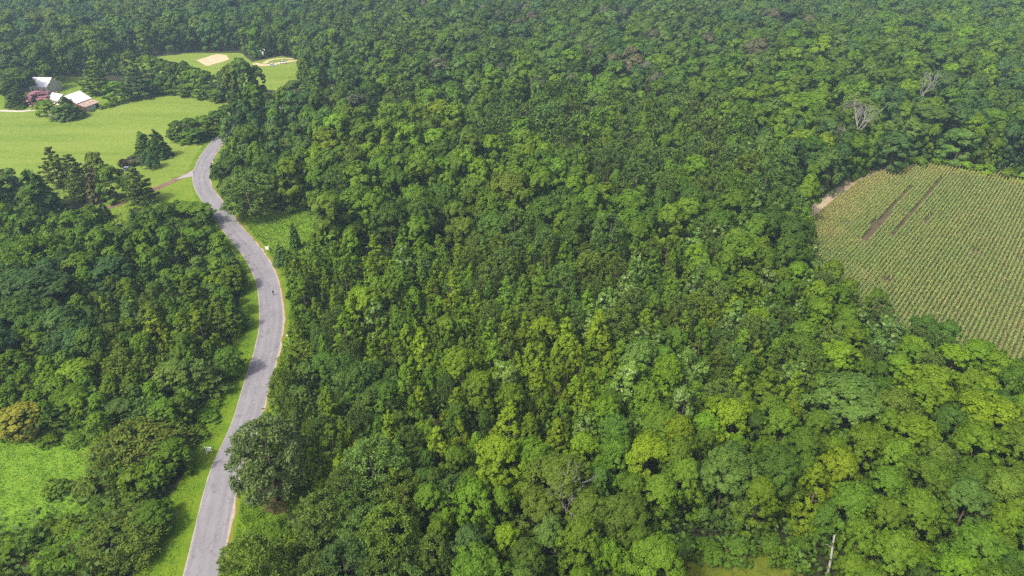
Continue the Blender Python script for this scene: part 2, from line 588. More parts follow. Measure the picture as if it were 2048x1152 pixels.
ribbon('brick_drive', smooth(P2([(386, 342), (374, 350), (350, 361), (318, 375), (290, 388), (262, 398), (240, 407), (205, 420)]), 6), -1.45, 1.45, 0.044, M['brick'], 0.08)
sheet('drive_apron', P2([(387, 340), (362, 353), (350, 361), (366, 356), (386, 353)]), 0.050, M['concrete'])
ribbon('grass_strip', ROAD, -5.2, 6.2, 0.028, M['verge'], 0.25)
ribbon('dry_grass_edge', ROAD, 2.7, 3.75, 0.036, M['dry_edge'], 0.16)
ribbon('road_shoulder', ROAD, 2.5, 3.25, 0.044, M['gravel'], 0.16)
ribbon('gravel_edge', ROAD, -3.1, -2.5, 0.044, M['gravel'], 0.03)
ribbon('road', ROAD, -ROAD_HALF, ROAD_HALF - 0.02, 0.056, M['asphalt'], 0.035)
p = at(556, 1008)
sheet('needle_litter', [(p[0] + 3.6 * math.cos(a) * (1 + .2 * math.sin(3 * a)), p[1] + 2.6 * math.sin(a)) for a in np.linspace(0, 2 * math.pi, 24, endpoint=False)], 0.05, M['litter'], jitter=0.2)

# ------------------------------------------------------------------ tree kinds
TINT = {                                        # leaf colours
    'yg': ((0.132, 0.206, 0.006), 'yellow-green'), 'bg': ((0.108, 0.194, 0.007), 'bright green'), 'mg': ((0.088, 0.165, 0.010), 'mid-green'),
    'dg': ((0.064, 0.128, 0.012), 'dark green'), 'bl': ((0.062, 0.130, 0.028), 'blue-green'), 'ol': ((0.096, 0.152, 0.013), 'olive'),
    'gg': ((0.084, 0.148, 0.022), 'grey-green'), 'pg': ((0.104, 0.195, 0.024), 'pale green'), 'br': ((0.140, 0.125, 0.040), 'brownish'),
    'pk': ((0.34, 0.17, 0.22), 'pink'), 'go': ((0.205, 0.235, 0.022), 'golden'), 'pu': ((0.110, 0.122, 0.060), 'purplish grey'),
    'ly': ((0.145, 0.205, 0.020), 'pale yellow-olive'),
}


def unit(v):
    return v / (np.linalg.norm(v, axis=-1, keepdims=True) + 1e-9)


def leaf_quads(pos, nrm, size, aspect=0.7, rng=RNG, along=None):
    """rhombic leaf sprays; ALONG fixes the long axis"""
    n = len(pos)
    nrm = unit(nrm)
    if along is None:
        along = rng.normal(size=(n, 3))
    a = along - nrm * np.sum(along * nrm, 1)[:, None]
    a = unit(a)
    b = np.cross(nrm, a)
    s = size * rng.uniform(0.7, 1.3, n)
    L, W = (0.62 * s)[:, None], (0.62 * s * aspect)[:, None]
    k = (rng.uniform(-0.25, 0.25, n))[:, None]
    lift = nrm * (0.12 * s)[:, None]
    return np.stack([pos - a * L - lift, pos - b * W + a * L * k, pos + a * L - lift, pos + b * W + a * L * k], 1)


def sphere_dirs(n, rng=RNG):
    return unit(rng.normal(size=(n, 3)))


def clump_leaves(cent, rad, axis_xy, n_leaf, size, rng, jit=0.5, up=0.35, flat=0.8, aspect=0.7):
    """leaves on the outer skin of many small clumps. CENT (k,3), RAD (k,)"""
    far = size > 0.6
    k, K = len(cent), (5 if far else 7)
    w = rad ** 2
    idx = rng.choice(k, n_leaf, p=w / w.sum())
    sub = rng.integers(0, K, n_leaf)
    hz = cent[:, 2].max() * 0.60
    rx = np.hypot(cent[:, 0], cent[:, 1]).max()
    out = unit(np.stack([cent[:, 0] / rx ** 2, cent[:, 1] / rx ** 2, (cent[:, 2] - 0.38 * cent[:, 2].max()) / hz ** 2], 1) + np.array([0, 0, 0.25 / hz]))
    # each clump is a handful of leafy sprays of its own
    sd = unit(rng.normal(size=(k, K, 3)) + 1.0 * out[:, None])
    sc = sd * (rad * 0.78)[:, None, None] * rng.uniform(0.6, 1.4, (k, K, 1))
    sc[..., 2] *= flat
    sr = rad[:, None] * (rng.uniform(0.42, 0.66, (k, K)) if far else rng.uniform(0.26, 0.52, (k, K)))
    d = unit(sphere_dirs(n_leaf, rng) + 0.7 * sd[idx, sub])
    pos = cent[idx] + sc[idx, sub] + d * (sr[idx, sub] * (rng.uniform(0.82, 1.06, n_leaf) if far else rng.uniform(0.35, 1.25, n_leaf) ** 0.8))[:, None]
    nrm = d * 0.55 + sd[idx, sub] * 0.45 + out[idx] * 0.2 + np.array([0, 0, up * 0.7]) + rng.normal(0, jit, (n_leaf, 3))
    q = leaf_quads(pos, nrm, size, aspect, rng)
    sv = rng.uniform(0, 1, (k, K)) * 0.6 + rng.uniform(0, 1, (k, 1)) * 0.4
    var = np.clip(0.3 * rng.uniform(0, 1, n_leaf) + 0.7 * sv[idx, sub], 0, 1)
    if far:
        var = 0.5 + (var - 0.5) * 0.55
    return q, var


def profile_round(t, fat=1.0):
    # t 0 bottom of crown .. 1 top: full sides, domed top
    up = np.sqrt(np.clip(1 - np.clip((t - 0.38) / 0.64, 0, 1) ** 2.3, 0, 1))
    return fat * up * np.minimum(1, 0.72 + 0.9 * t)


def crown_clumps(kind, h, R, rng, k):
    """clump centres and radii in a crown of total height h and radius R"""
    if kind == 'oak':
        z0 = 0.14
        t = rng.uniform(0, 1, k) ** 0.95
        rad = R * profile_round(t)
        crad = R * rng.uniform(0.17, 0.33, k)
    elif kind == 'maple':
        z0 = 0.10
        t = rng.uniform(0, 1, k) ** 0.95
        rad = R * profile_round(t) * (0.92 + 0.08 * rng.normal(size=k))
        crad = R * rng.uniform(0.15, 0.26, k)
    elif kind == 'sweetgum':
        z0 = 0.08
        t = 1 - np.sqrt(rng.uniform(0.0, 1, k))
        t = np.where(rng.uniform(size=k) < 0.08, rng.uniform(0.85, 1, k), t)
        rad = R * np.minimum(1.0, (1.02 - t) ** 0.60) * np.minimum(1, 0.6 + 3 * t)
        crad = R * rng.uniform(0.14, 0.26, k) * (1.1 - 0.5 * t)
    elif kind == 'tulip':
        z0 = 0.15
        t = 1 - np.sqrt(rng.uniform(0.0, 1, k))
        rad = R * np.minimum(1.0, (1.04 - t) ** 0.5) * np.minimum(1, 0.55 + 2 * t)
        crad = R * rng.uniform(0.13, 0.23, k)
    elif kind == 'bush':
        z0 = 0.0
        t = rng.uniform(0, 1, k)
        rad = R * np.sqrt(np.clip(1 - (t * 0.98) ** 2.2, 0, 1))
        crad = R * rng.uniform(0.16, 0.30, k)
    if kind in ('oak', 'maple', 'bush'):
        cap = rng.uniform(size=k) < 0.30
        rc = R * 0.62 * np.sqrt(rng.uniform(0, 1, k))
        tc = 0.40 + 0.60 * np.sqrt(1 - (rc / R) ** 2) if kind != 'bush' else 0.97 * (1 - (rc / R) ** 2) ** 0.45
        rad, t = np.where(cap, rc + crad * 0.7, rad), np.where(cap, tc * rng.uniform(0.92, 1.0, k), t)
    a = rng.uniform(0, 2 * math.pi, k)
    lob = 1 + 0.12 * np.sin(3 * a + rng.uniform(0, 6)) + 0.08 * np.sin(5 * a + rng.uniform(0, 6))
    inner = rng.uniform(0.5, 1.08, k) ** 0.7
    rho = np.clip(rad * inner * lob - crad * 0.7, 0, None)
    z = h * (z0 + (1 - z0) * t) - crad * 0.8
    c = np.stack([np.cos(a) * rho, np.sin(a) * rho, np.maximum(z, crad * 0.6)], 1)
    return c, crad


ALIAS = {'beech': 'oak', 'hickory': 'maple'}


def make_crown(kind, h, R, lod, rng):
    """quads, var for a crown. lod 0 close, 1 middle, 2 far, 3 far wood"""
    kind = ALIAS.get(kind, kind)
    size = {0: 0.28, 1: 0.42, 2: 0.82, 3: 1.0}[lod]
    if kind in ('oak', 'maple', 'sweetgum', 'tulip', 'bush'):
        k = {'oak': 84, 'maple': 112, 'sweetgum': 150, 'tulip': 110, 'bush': 50}[kind]
        if lod >= 2:
            k = int(k * 0.6)
        area = 2 * math.pi * R * h * 0.95
        n = int(area / (size * size * 0.35) * (2.0, 1.9, 2.1, 1.5)[lod])
        if kind == 'bush':
            n = int(n * 1.1)
        c, r = crown_clumps(kind, h, R, rng, k)
        ax = np.zeros(2)
        jit = {'oak': 0.34, 'maple': 0.32, 'sweetgum': 0.32, 'tulip': 0.30, 'bush': 0.45}[kind] * (1, 0.9, 0.62, 0.6)[lod]
        return clump_leaves(c, r, ax, n, size, rng, jit=jit, flat=0.95, aspect=0.75)
    if kind == 'pine':
        # tufts of needles at the branch ends of a rounded open crown
        nb = {0: 210, 1: 150, 2: 80, 3: 44}[lod]
        t = rng.uniform(0, 1, nb) ** 0.8
        rad = R * profile_round(t, 1.0)
        a = rng.uniform(0, 2 * math.pi, nb)
        rho = rad * rng.uniform(0.45, 1.0, nb) ** 0.5
        c = np.stack([np.cos(a) * rho, np.sin(a) * rho, h * (0.20 + 0.78 * t)], 1)
        per = {0: 50, 1: 30, 2: 16, 3: 10}[lod]
        pr = R * {0: 0.17, 1: 0.19, 2: 0.27, 3: 0.4}[lod]
        cent = np.repeat(c, per, 0)
        out = cent.copy()
        out[:, 2] = 0
        out = unit(out) * 0.6 + np.array([0, 0, 0.7])
        d = unit(sphere_dirs(len(cent), rng) + 0.85 * unit(out))
        d[:, 2] *= 0.8
        rr = pr * rng.uniform(0.35, 1.05, len(cent))
        pos = cent + d * rr[:, None]
        nrm = d + rng.normal(0, 0.55, pos.shape)
        nrm[:, 2] += 0.25
        # needles: long axis along the shoot
        q = leaf_quads(pos, np.cross(d, rng.normal(size=pos.shape)) * 0.8 + nrm * 0.55, size * (1.25 if lod < 2 else 1.0), 0.42 if lod < 2 else 0.6, rng, along=d + rng.normal(0, 0.35, pos.shape))
        v = np.clip(0.5 * rng.uniform(0, 1, len(cent)) + 0.4 * np.repeat(rng.uniform(0, 1, nb), per), 0, 1)
        return q, v
    if kind == 'spruce':
        # dense pointed conifer of drooping boughs
        nb = {0: 300, 1: 240, 2: 170, 3: 60}[lod]
        t = 1 - np.sqrt(rng.uniform(0, 1, nb))
        rad = R * (1.03 - t) ** 0.62
        per = {0: 36, 1: 22, 2: 10, 3: 8}[lod]
        a = rng.uniform(0, 2 * math.pi, nb)
        s = rng.uniform(0.25, 1.0, (nb, per)) ** 0.6
        x = np.cos(a)[:, None] * rad[:, None] * s + rng.normal(0, 0.10 * R, (nb, per)) * (1 - t)[:, None]
        y = np.sin(a)[:, None] * rad[:, None] * s + rng.normal(0, 0.10 * R, (nb, per)) * (1 - t)[:, None]
        z = (h * (0.03 + 0.97 * t))[:, None] - 0.25 * rad[:, None] * s ** 2 + rng.normal(0, 0.1, (nb, per))
        pos = np.stack([x, y, np.maximum(z, 0.1)], -1).reshape(-1, 3)
        out = np.repeat(np.stack([np.cos(a), np.sin(a), -0.25 * np.ones(nb)], 1), per, 0)
        nrm = np.array([0, 0, 0.9]) + 0.5 * out + rng.normal(0, 0.4, pos.shape)
        q = leaf_quads(pos, nrm, size * 1.15, 0.6, rng, along=out + rng.normal(0, 0.4, pos.shape))
        return q, np.clip(rng.uniform(0, 0.6, len(pos)) + np.repeat(rng.uniform(0, 0.4, nb), per), 0, 1)
    if kind == 'layered':
        # white pine: flat plates of foliage at separate heights
        tiers = 8
        Q, V = [], []
        for i in range(tiers):
            t = i / (tiers - 1)
            rr = R * (1.0 - 0.75 * t ** 1.4) * rng.uniform(0.85, 1.1)
            nbr = max(4, int(9 * (1 - 0.5 * t)))
            for j in range(nbr):
                a = 2 * math.pi * j / nbr + rng.uniform(-0.3, 0.3) + i
                ln = rr * rng.uniform(0.65, 1.05)
                m = int({0: 130, 1: 90, 2: 64, 3: 14}[lod] * (ln / R + 0.25))
                s = rng.uniform(0.25, 1.0, m) ** 0.7
                wd = 0.22 * ln * np.sin(np.pi * np.clip(s, 0, 0.95)) + 0.15
                off = rng.normal(0, 0.55, m) * wd
                x = math.cos(a) * ln * s - math.sin(a) * off
                y = math.sin(a) * ln * s + math.cos(a) * off
                z = h * (0.16 + 0.80 * t) + rng.uniform(-0.25, 0.25) + 0.10 * ln * s ** 2 + rng.normal(0, 0.13, m)
                pos = np.stack([x, y, z], 1)
                nrm = np.array([0, 0, 1.0]) + rng.normal(0, 0.4, pos.shape)
                Q.append(leaf_quads(pos, nrm, size * 1.1, 0.6, rng))
                V.append(np.clip(rng.uniform(0, 0.6, m) + rng.uniform(0, 0.4), 0, 1))
        # leader tuft
        pos = np.stack([rng.normal(0, 0.3, 40), rng.normal(0, 0.3, 40), h * rng.uniform(0.9, 1.0, 40)], 1)
        Q.append(leaf_quads(pos, rng.normal(size=pos.shape) + [0, 0, 0.8], size, 0.5, rng))
        V.append(rng.uniform(0, 1, 40))
        return np.concatenate(Q), np.concatenate(V)
    if kind == 'weeping':
        nb, per = 46, 40
        a = rng.uniform(0, 2 * math.pi, nb)
        rho = R * rng.uniform(0.2, 1, nb) ** 0.6
        top = h * rng.uniform(0.5, 1.0, nb) * (1.05 - 0.35 * rho / R)
        s = rng.uniform(0, 1, (nb, per))
        x = np.cos(a)[:, None] * rho[:, None] * (0.5 + 0.5 * s ** 0.5) + rng.normal(0, 0.12, (nb, per))
        y = np.sin(a)[:, None] * rho[:, None] * (0.5 + 0.5 * s ** 0.5) + rng.normal(0, 0.12, (nb, per))
        z = np.maximum(0.15, top[:, None] * (1 - 0.75 * s ** 1.5))
        pos = np.stack([x, y, z], -1).reshape(-1, 3)
        out = np.repeat(np.stack([np.cos(a), np.sin(a), 0.3 * np.ones(nb)], 1), per, 0)
        q = leaf_quads(pos, out + rng.normal(0, 0.5, pos.shape), 0.5, 0.45, rng, along=np.array([0, 0, 1.0]) + rng.normal(0, 0.3, pos.shape))
        return q, rng.uniform(0, 1, len(pos))
    if kind == 'willow':
        # fine, feathery, many upright sprays
        nb = {0: 300, 1: 200, 2: 90, 3: 60}[lod]
        per = {0: 48, 1: 28, 2: 14, 3: 8}[lod]
        t = rng.uniform(0, 1, nb)
        rad = R * np.sqrt(np.clip(1 - t ** 2, 0, 1))
        a = rng.uniform(0, 2 * math.pi, nb)
        rho = rad * rng.uniform(0.5, 1.0, nb) ** 0.5
        c = np.stack([np.cos(a) * rho, np.sin(a) * rho, h * (0.06 + 0.82 * t)], 1)
        d = unit(np.stack([np.cos(a) * 0.7, np.sin(a) * 0.7, 0.7 + 0 * a], 1) + rng.normal(0, 0.3, (nb, 3)))
        s = rng.uniform(0, 1, (nb, per))
        pos = c[:, None] + d[:, None] * (s * 0.30 * R)[..., None] + rng.normal(0, 0.10 * R * 0.5, (nb, per, 3))
        pos[..., 2] -= 0.12 * R * s ** 2
        pos = np.maximum(pos.reshape(-1, 3), [-99, -99, 0.1])
        out = np.repeat(d, per, 0)
        q = leaf_quads(pos, out * 0.5 + np.array([0, 0, 0.6]) + rng.normal(0, 0.55, pos.shape), size * 0.95, 0.42, rng, along=out + rng.normal(0, 0.5, pos.shape))
        return q, np.clip(rng.uniform(0, 0.6, len(pos)) + np.repeat(rng.uniform(0, 0.4, nb), per), 0, 1)
    raise KeyError(kind)


def make_trunk(kind, h, R, rng, limbs=7):
    mb = MB()
    top = h * (0.88 if kind in ('pine', 'spruce', 'layered') else 0.7 if kind in ('sweetgum', 'tulip') else 0.58)
    r0 = 0.012 * h + 0.03
    lean = rng.normal(0, 0.02 * h, 2)
    pts = [(0, 0, -0.1), (lean[0] * 0.2, lean[1] * 0.2, top * 0.3), (lean[0] * 0.7, lean[1] * 0.7, top * 0.65), (lean[0], lean[1], top)]
    mb.tube(pts, [r0 * 1.25, r0, r0 * 0.7, r0 * 0.25], 7)
    for i in range(limbs):
        a = 2 * math.pi * (i + rng.uniform(-0.3, 0.3)) / limbs * 2.4
        z = top * rng.uniform(0.42, 0.92)
        f = z / top
        b = np.array([lean[0] * f, lean[1] * f, z])
        ln = R * rng.uniform(0.55, 0.85) * (1.15 - 0.6 * f if kind in ('sweetgum', 'tulip', 'spruce', 'layered') else 1.0)
        e = b + np.array([math.cos(a) * ln, math.sin(a) * ln, ln * rng.uniform(0.25, 0.7)])
        m = (b + e) / 2 + rng.normal(0, 0.08 * ln, 3)
        mb.tube([b, m, e], [r0 * 0.42 * (1.1 - 0.6 * f), r0 * 0.28 * (1.1 - 0.6 * f), 0.02], 5)
    return mb


# kind: (object name, everyday word, shape word, base height, base radius, category, leaf material, bark material)
KINDS = {
    'oak': ('oak_tree', 'oak', 'round', 17.0, 5.6, 'tree', 'leaf', 'bark'),
    'beech': ('beech_tree', 'beech', 'domed', 17.5, 5.4, 'tree', 'leaf', 'bark'),
    'hickory': ('hickory_tree', 'hickory', 'full-crowned', 18.0, 5.0, 'tree', 'leaf', 'bark'),
    'maple': ('maple_tree', 'maple', 'bushy', 15.0, 4.6, 'tree', 'leaf', 'bark'),
    'sweetgum': ('sweetgum_tree', 'sweetgum', 'pointed', 12.5, 3.4, 'tree', 'leaf', 'bark'),
    'tulip': ('tulip_tree', 'tulip tree', 'pale-topped', 15.0, 4.3, 'tree', 'leaf_tulip', 'bark'),
    'pine': ('pine_tree', 'pine', 'tufted', 15.0, 4.3, 'tree', 'needle', 'pine_bark'),
    'spruce': ('cedar_tree', 'cedar', 'dense', 9.0, 2.6, 'tree', 'needle', 'pine_bark'),
    'layered': ('white_pine', 'white pine', 'tiered', 14.0, 6.0, 'tree', 'needle', 'pine_bark'),
    'weeping': ('weeping_conifer', 'weeping conifer', 'drooping', 7.0, 2.8, 'tree', 'needle', 'pine_bark'),
    'willow': ('willow_thicket', 'willow thicket', 'feathery', 6.0, 4.6, 'thicket', 'leaf', 'bark'),
    'bush': ('bush', 'bush', 'leafy', 3.2, 2.6, 'bush', 'leaf', 'bark'),
}
PROTO = {}


def proto(kind, lod, var):
    key = (kind, lod, var)
    if key not in PROTO:
        rng = np.random.default_rng(sum(map(ord, kind)) * 31 + lod * 7 + var * 101)
        nm, word, shape, h, R, cat, lm, bm = KINDS[kind]
        hh, rr = h * rng.uniform(0.95, 1.05), R * rng.uniform(0.95, 1.05)
        q, v = make_crown(kind, hh, rr, lod, rng)
        if lod == 3:
            PROTO[key] = (q, v)
        else:
            tk = make_trunk(kind, hh, rr, rng, 8 if lod == 0 else 5)
            crown = mesh_quads('crown', q, [M[lm]], v)
            trunk = mesh_py('trunk', tk.v, tk.f, M[bm], True)
            PROTO[key] = (crown, trunk)
    return PROTO[key]


def plant(kind, x, y, h, R, tint, lod=None, label=None, group=None, var=None, rz=None, single=False, z=0.0):
    """one tree as an Empty with a crown and a trunk, or a single mesh when it is far off"""
    nm, word, shape, h0, R0, cat, lm, bm = KINDS[kind]
    d = math.sqrt(x * x + y * y + (CAM_H - h * 0.7) ** 2)
    if lod is None:
        lod = 0 if d < 150 else 1 if d < 265 else 2
    nv = {0: 4, 1: 4, 2: 4}[lod]
    if kind in ('weeping', 'layered'):
        nv = 2
    v = random.randrange(nv) if var is None else var
    crown, trunk = proto(kind, lod, v)
    rz = random.uniform(0, 6.283) if rz is None else rz
    sc = (R / R0 * random.uniform(0.94, 1.06), R / R0 * random.uniform(0.94, 1.06), h / h0)
    base = TINT[tint][0] if isinstance(tint, str) else tint
    k = random.uniform(0.74, 1.26)
    w = random.uniform(-0.10, 0.10)
    col = (base[0] * k * (1 + w), base[1] * k, base[2] * k * (1 - w), 1.0)
    root = empty(nm, (x, y, z), rz, sc)
    root.rotation_euler = (random.gauss(0, 0.035), random.gauss(0, 0.035), rz)
    c = D.objects.new('crown', crown)
    c.color = col
    link(c, root)
    link(D.objects.new('trunk', trunk), root)
    tag(root, label, cat, group)
    return root


# ------------------------------------------------------------------ trees placed one by one
# (x, y of the crown's top in the photograph, crown width in photograph pixels, kind, tint, height, label)
TREES = []                                      # every tree: dict(kind,x,y,h,R,tint,label)


def T(px, py, w, kind, tint, h, label=None, base=None):
    if base is not None:
        g = at(*base)
        d = pix(g[0], g[1], h * 0.5)[2]
    else:
        g = at(px, py + 0.10 * w, h * 0.97)
        d = pix(g[0], g[1], h * 0.7)[2]
    R = w / 2 * d / FPX * {'sweetgum': 1.15, 'tulip': 1.12, 'pine': 1.05}.get(kind, 1.0)
    TREES.append(dict(kind=kind, x=g[0], y=g[1], h=h, R=R, tint=tint, label=label, hand=True))


# by the road
T(540, 835, 134, 'pine', (0.100, 0.150, 0.042), 18.5, 'large tufted pine leaning over the road with two bare lower trunks', base=(556, 1000))
T(505, 345, 105, 'pine', 'gg', 15, 'broad grey-green pine above the road verge beside the weedy clearing', base=(508, 432))
T(598, 437, 26, 'spruce', 'dg', 9, 'narrow dark cedar standing in the weedy clearing', base=(592, 497))
T(575, 470, 38, 'spruce', 'bl', 7, 'short blue-green cedar at the lower edge of the weedy clearing', base=(566, 528))
T(430, 335, 22, 'spruce', 'dg', 6, 'small dark cedar at the inside of the road bend', base=(432, 356))
T(458, 298, 20, 'spruce', 'dg', 5.5, 'small dark cone of cedar above the road bend', base=(460, 322))
T(600, 685, 90, 'willow', 'ol', 6, 'olive feathery thicket beside the road where it straightens')
# crowns with a look of their own in the young wood
T(720, 568, 82, 'maple', 'yg', 14, 'yellow-green tree that rises over the young wood beside the road')
T(690, 620, 72, 'sweetgum', 'bg', 13, 'bright pointed sweetgum beside the tall yellow-green tree')
T(600, 560, 62, 'sweetgum', 'bg', 12)
T(745, 470, 52, 'sweetgum', 'bg', 12)
T(800, 468, 48, 'sweetgum', 'bg', 12)
T(870, 462, 56, 'sweetgum', 'mg', 12)
T(930, 432, 62, 'oak', 'ol', 14, 'olive-grown round oak in front of the dark tall woodland')
T(1260, 535, 62, 'tulip', 'pg', 15, 'pointed pale tulip tree at the centre of the young wood')
T(1222, 560, 60, 'tulip', 'pg', 13.5)
T(1188, 605, 44, 'tulip', 'pg', 12)
T(1200, 622, 66, 'sweetgum', 'yg', 15, 'tallest bright yellow-green pyramid in the young wood')
T(1130, 634, 58, 'sweetgum', 'yg', 13)
T(1075, 655, 54, 'sweetgum', 'yg', 12.5)
T(1012, 648, 50, 'sweetgum', 'ol', 13)
T(1058, 690, 46, 'sweetgum', 'yg', 12)
T(1112, 694, 48, 'sweetgum', 'yg', 12)
T(1160, 690, 48, 'sweetgum', 'yg', 12)
T(1110, 735, 50, 'sweetgum', 'yg', 12)
T(1080, 760, 52, 'sweetgum', 'yg', 12)
T(1310, 632, 84, 'tulip', 'pg', 15)
T(1272, 706, 100, 'tulip', 'bg', 15.5, 'broad bright tulip tree in the middle of the wood with pale leaf tips')
T(1390, 690, 92, 'tulip', 'pg', 15)
T(1372, 762, 74, 'tulip', 'pg', 14)
T(1012, 706, 92, 'tulip', 'bg', 14.5, 'rounded bright green tulip tree beside the yellow-green pyramids')
T(925, 690, 92, 'maple', 'bg', 15, 'big bright green maple left of the rounded tulip tree')
T(955, 745, 84, 'maple', 'bg', 14)
T(1175, 812, 70, 'tulip', 'pg', 13)
T(1262, 822, 72, 'tulip', 'bg', 13)
T(880, 842, 84, 'sweetgum', 'yg', 14, 'pointed yellow-green sweetgum in front of a brown dead shrub')
T(862, 838, 52, 'willow', 'br', 5, 'brown dead shrub behind the pointed yellow-green sweetgum')
T(782, 818, 66, 'sweetgum', 'bg', 12.5)
T(702, 850, 48, 'sweetgum', 'yg', 12)
T(676, 838, 36, 'sweetgum', 'yg', 12)
T(652, 765, 62, 'sweetgum', 'bg', 13.5, 'steeple-shaped bright sweetgum beside the road')
T(617, 895, 62, 'sweetgum', 'yg', 12.5, 'yellow-green pointed tree behind the roadside pine')
T(745, 890, 140, 'pine', 'gg', 15.5, 'broad grey-green pine in the group of pines at the lower edge')
T(690, 945, 92, 'pine', 'gg', 14)
T(800, 960, 100, 'pine', 'ol', 13)
T(722, 1018, 108, 'pine', 'gg', 14)
T(778, 1015, 118, 'pine', 'ol', 15.5, 'olive pine with a bare reddish trunk showing at the lower edge')
T(690, 1090, 120, 'pine', 'bl', 13)
T(790, 945, 58, 'sweetgum', 'yg', 13, 'yellow-green sweetgum between the tufted pines')
T(948, 962, 112, 'maple', 'bg', 15, 'bright green tree right of the tufted pines with an even dome')
T(935, 1062, 90, 'maple', 'bl', 13)
T(1020, 868, 64, 'sweetgum', 'bg', 13)
T(1062, 822, 64, 'sweetgum', 'yg', 13)
T(1120, 912, 160, 'oak', 'ol', 15.5, 'sparse olive crown with bare grey branches showing through')
T(1085, 985, 110, 'oak', 'ol', 13)
T(1178, 985, 110, 'maple', 'ol', 13)
T(1300, 868, 120, 'oak', 'yg', 15)
T(1250, 990, 120, 'oak', 'ol', 14)
T(1365, 830, 92, 'maple', 'yg', 14)
T(1470, 795, 90, 'maple', 'yg', 14)
T(1715, 755, 150, 'oak', 'gg', 16, 'large olive-grey round oak standing over the lower wood')
T(1800, 772, 100, 'oak', 'ol', 15)
T(1875, 735, 120, 'maple', 'bg', 15)
T(1985, 785, 150, 'oak', 'yg', 16)
T(1740, 835, 110, 'maple', 'bg', 15)
T(1690, 895, 96, 'maple', 'yg', 15)
T(1640, 935, 80, 'sweetgum', 'yg', 15)
T(1840, 840, 110, 'maple', 'bg', 14.5)
T(1570, 905, 110, 'oak', 'dg', 15)
T(1460, 900, 130, 'oak', 'gg', 15)
T(1830, 1085, 125, 'maple', 'bg', 10)
T(1950, 965, 130, 'maple', 'gg', 14)
# tulip trees and pines along the cornfield
for q in [(1395, 452, 60, 13), (1512, 378, 56, 16), (1560, 392, 50, 15), (1540, 408, 62, 15), (1490, 430, 56, 14), (1622, 478, 62, 14), (1540, 528, 60, 13.5), (1390, 543, 50, 12.5), (1542, 583, 62, 13), (1480, 597, 56, 13),
          (1735, 606, 56, 12.5), (1605, 706, 78, 14), (1452, 625, 50, 12), (945, 152, 42, 18), (940, 170, 36, 17), (985, 75, 34, 19)]:
    T(q[0], q[1], q[2], 'tulip', 'pg', q[3])
T(1788, 620, 78, 'tulip', 'pg', 13.5, 'round tulip tree with pale whitish leaf tips beside the near corn edge')
T(1855, 625, 66, 'oak', 'dg', 12, 'dark oak at the near corner of the cornfield')
T(1905, 640, 58, 'oak', 'dg', 11)
for q in [(1600, 520, 58), (1668, 522, 54), (1705, 556, 60), (1762, 578, 56), (1640, 560, 54), (1700, 610, 52)]:
    T(*q, 'maple', 'bg', 11.5)
for q in [(1915, 690, 84), (1965, 678, 80), (2010, 700, 90), (2060, 720, 90), (1960, 735, 90)]:
    T(*q, 'maple', 'bg', 11)
# tall trees round the far corner of the cornfield
T(1720, 185, 86, 'oak', 'ol', 17, 'olive crown behind the largest grey dead tree')
T(1532, 168, 56, 'maple', 'bg', 19, 'upright bright tree standing above the dark woodland behind the corn')
T(1640, 172, 92, 'oak', 'bg', 18)
T(1610, 252, 84, 'oak', 'yg', 18, 'yellow-green broad crown left of the grey dead trees')
T(1655, 262, 60, 'maple', 'yg', 17)
T(1885, 205, 118, 'oak', 'gg', 19, 'huge grey-green oak behind the far edge of the corn')
T(1930, 255, 78, 'oak', 'gg', 15)
T(1800, 262, 76, 'maple', 'bl', 16)
T(1985, 208, 90, 'oak', 'mg', 18)
T(1705, 195, 60, 'oak', 'pu', 19, None)
T(704, 188, 66, 'oak', 'pu', 16, 'purplish grey round oak above the woodland beyond the road bend')
T(875, 196, 84, 'maple', 'yg', 17, 'yellow-tinged bright crown in the woodland beyond the pines')
T(785, 205, 70, 'maple', 'bg', 17)
T(1140, 96, 56, 'maple', 'bg', 20, 'single bright rounded crown high in the far woodland')
T(1150, 18, 22, 'maple', 'br', 17, 'small orange-brown crown far off near the upper edge')
# west of the road: the wood between road and house
T(60, 468, 140, 'willow', 'bg', 13, None)
T(30, 470, 90, 'maple', 'mg', 13)
T(215, 515, 88, 'maple', 'bl', 11)
T(150, 505, 76, 'maple', 'mg', 12)
T(60, 538, 130, 'oak', 'bl', 14, 'largest dark blue-green oak in the wood west of the road')
T(15, 590, 120, 'oak', 'dg', 13)
T(112, 612, 90, 'oak', 'bl', 12)
T(60, 620, 90, 'oak', 'dg', 11)
T(298, 618, 68, 'sweetgum', 'yg', 12, 'yellow-green pyramid next to the twin yellow-green trees west of the road')
T(354, 618, 62, 'sweetgum', 'yg', 12.5, 'left one of the twin yellow-green trees west of the road')
T(394, 622, 62, 'sweetgum', 'yg', 12, 'right one of the twin yellow-green trees west of the road')
T(372, 552, 76, 'sweetgum', 'mg', 11.5)
T(255, 590, 66, 'sweetgum', 'gg', 11)
T(432, 592, 60, 'sweetgum', 'ol', 10)
T(460, 600, 50, 'sweetgum', 'mg', 9)
T(342, 432, 66, 'willow', 'gg', 7, 'grey-green domed bush-like tree beside the road below the bend')
T(175, 662, 42, 'bush', 'go', 5, 'golden-leaved small tree among the dark oaks west of the road')
T(210, 588, 36, 'sweetgum', 'yg', 9)
T(420, 548, 40, 'maple', 'yg', 6)
T(462, 528, 62, 'maple', 'bg', 8)
T(145, 718, 96, 'maple', 'bg', 8.5, 'bright green rounded tree above the near rough meadow')
T(136, 775, 104, 'maple', 'bg', 7.5, 'bright green round tree at the edge of the near rough meadow')
T(35, 652, 74, 'maple', 'bg', 9)
T(70, 662, 62, 'maple', 'bg', 9)
T(240, 700, 90, 'willow', 'ol', 9)
T(395, 712, 110, 'layered', 'gg', 9, None)
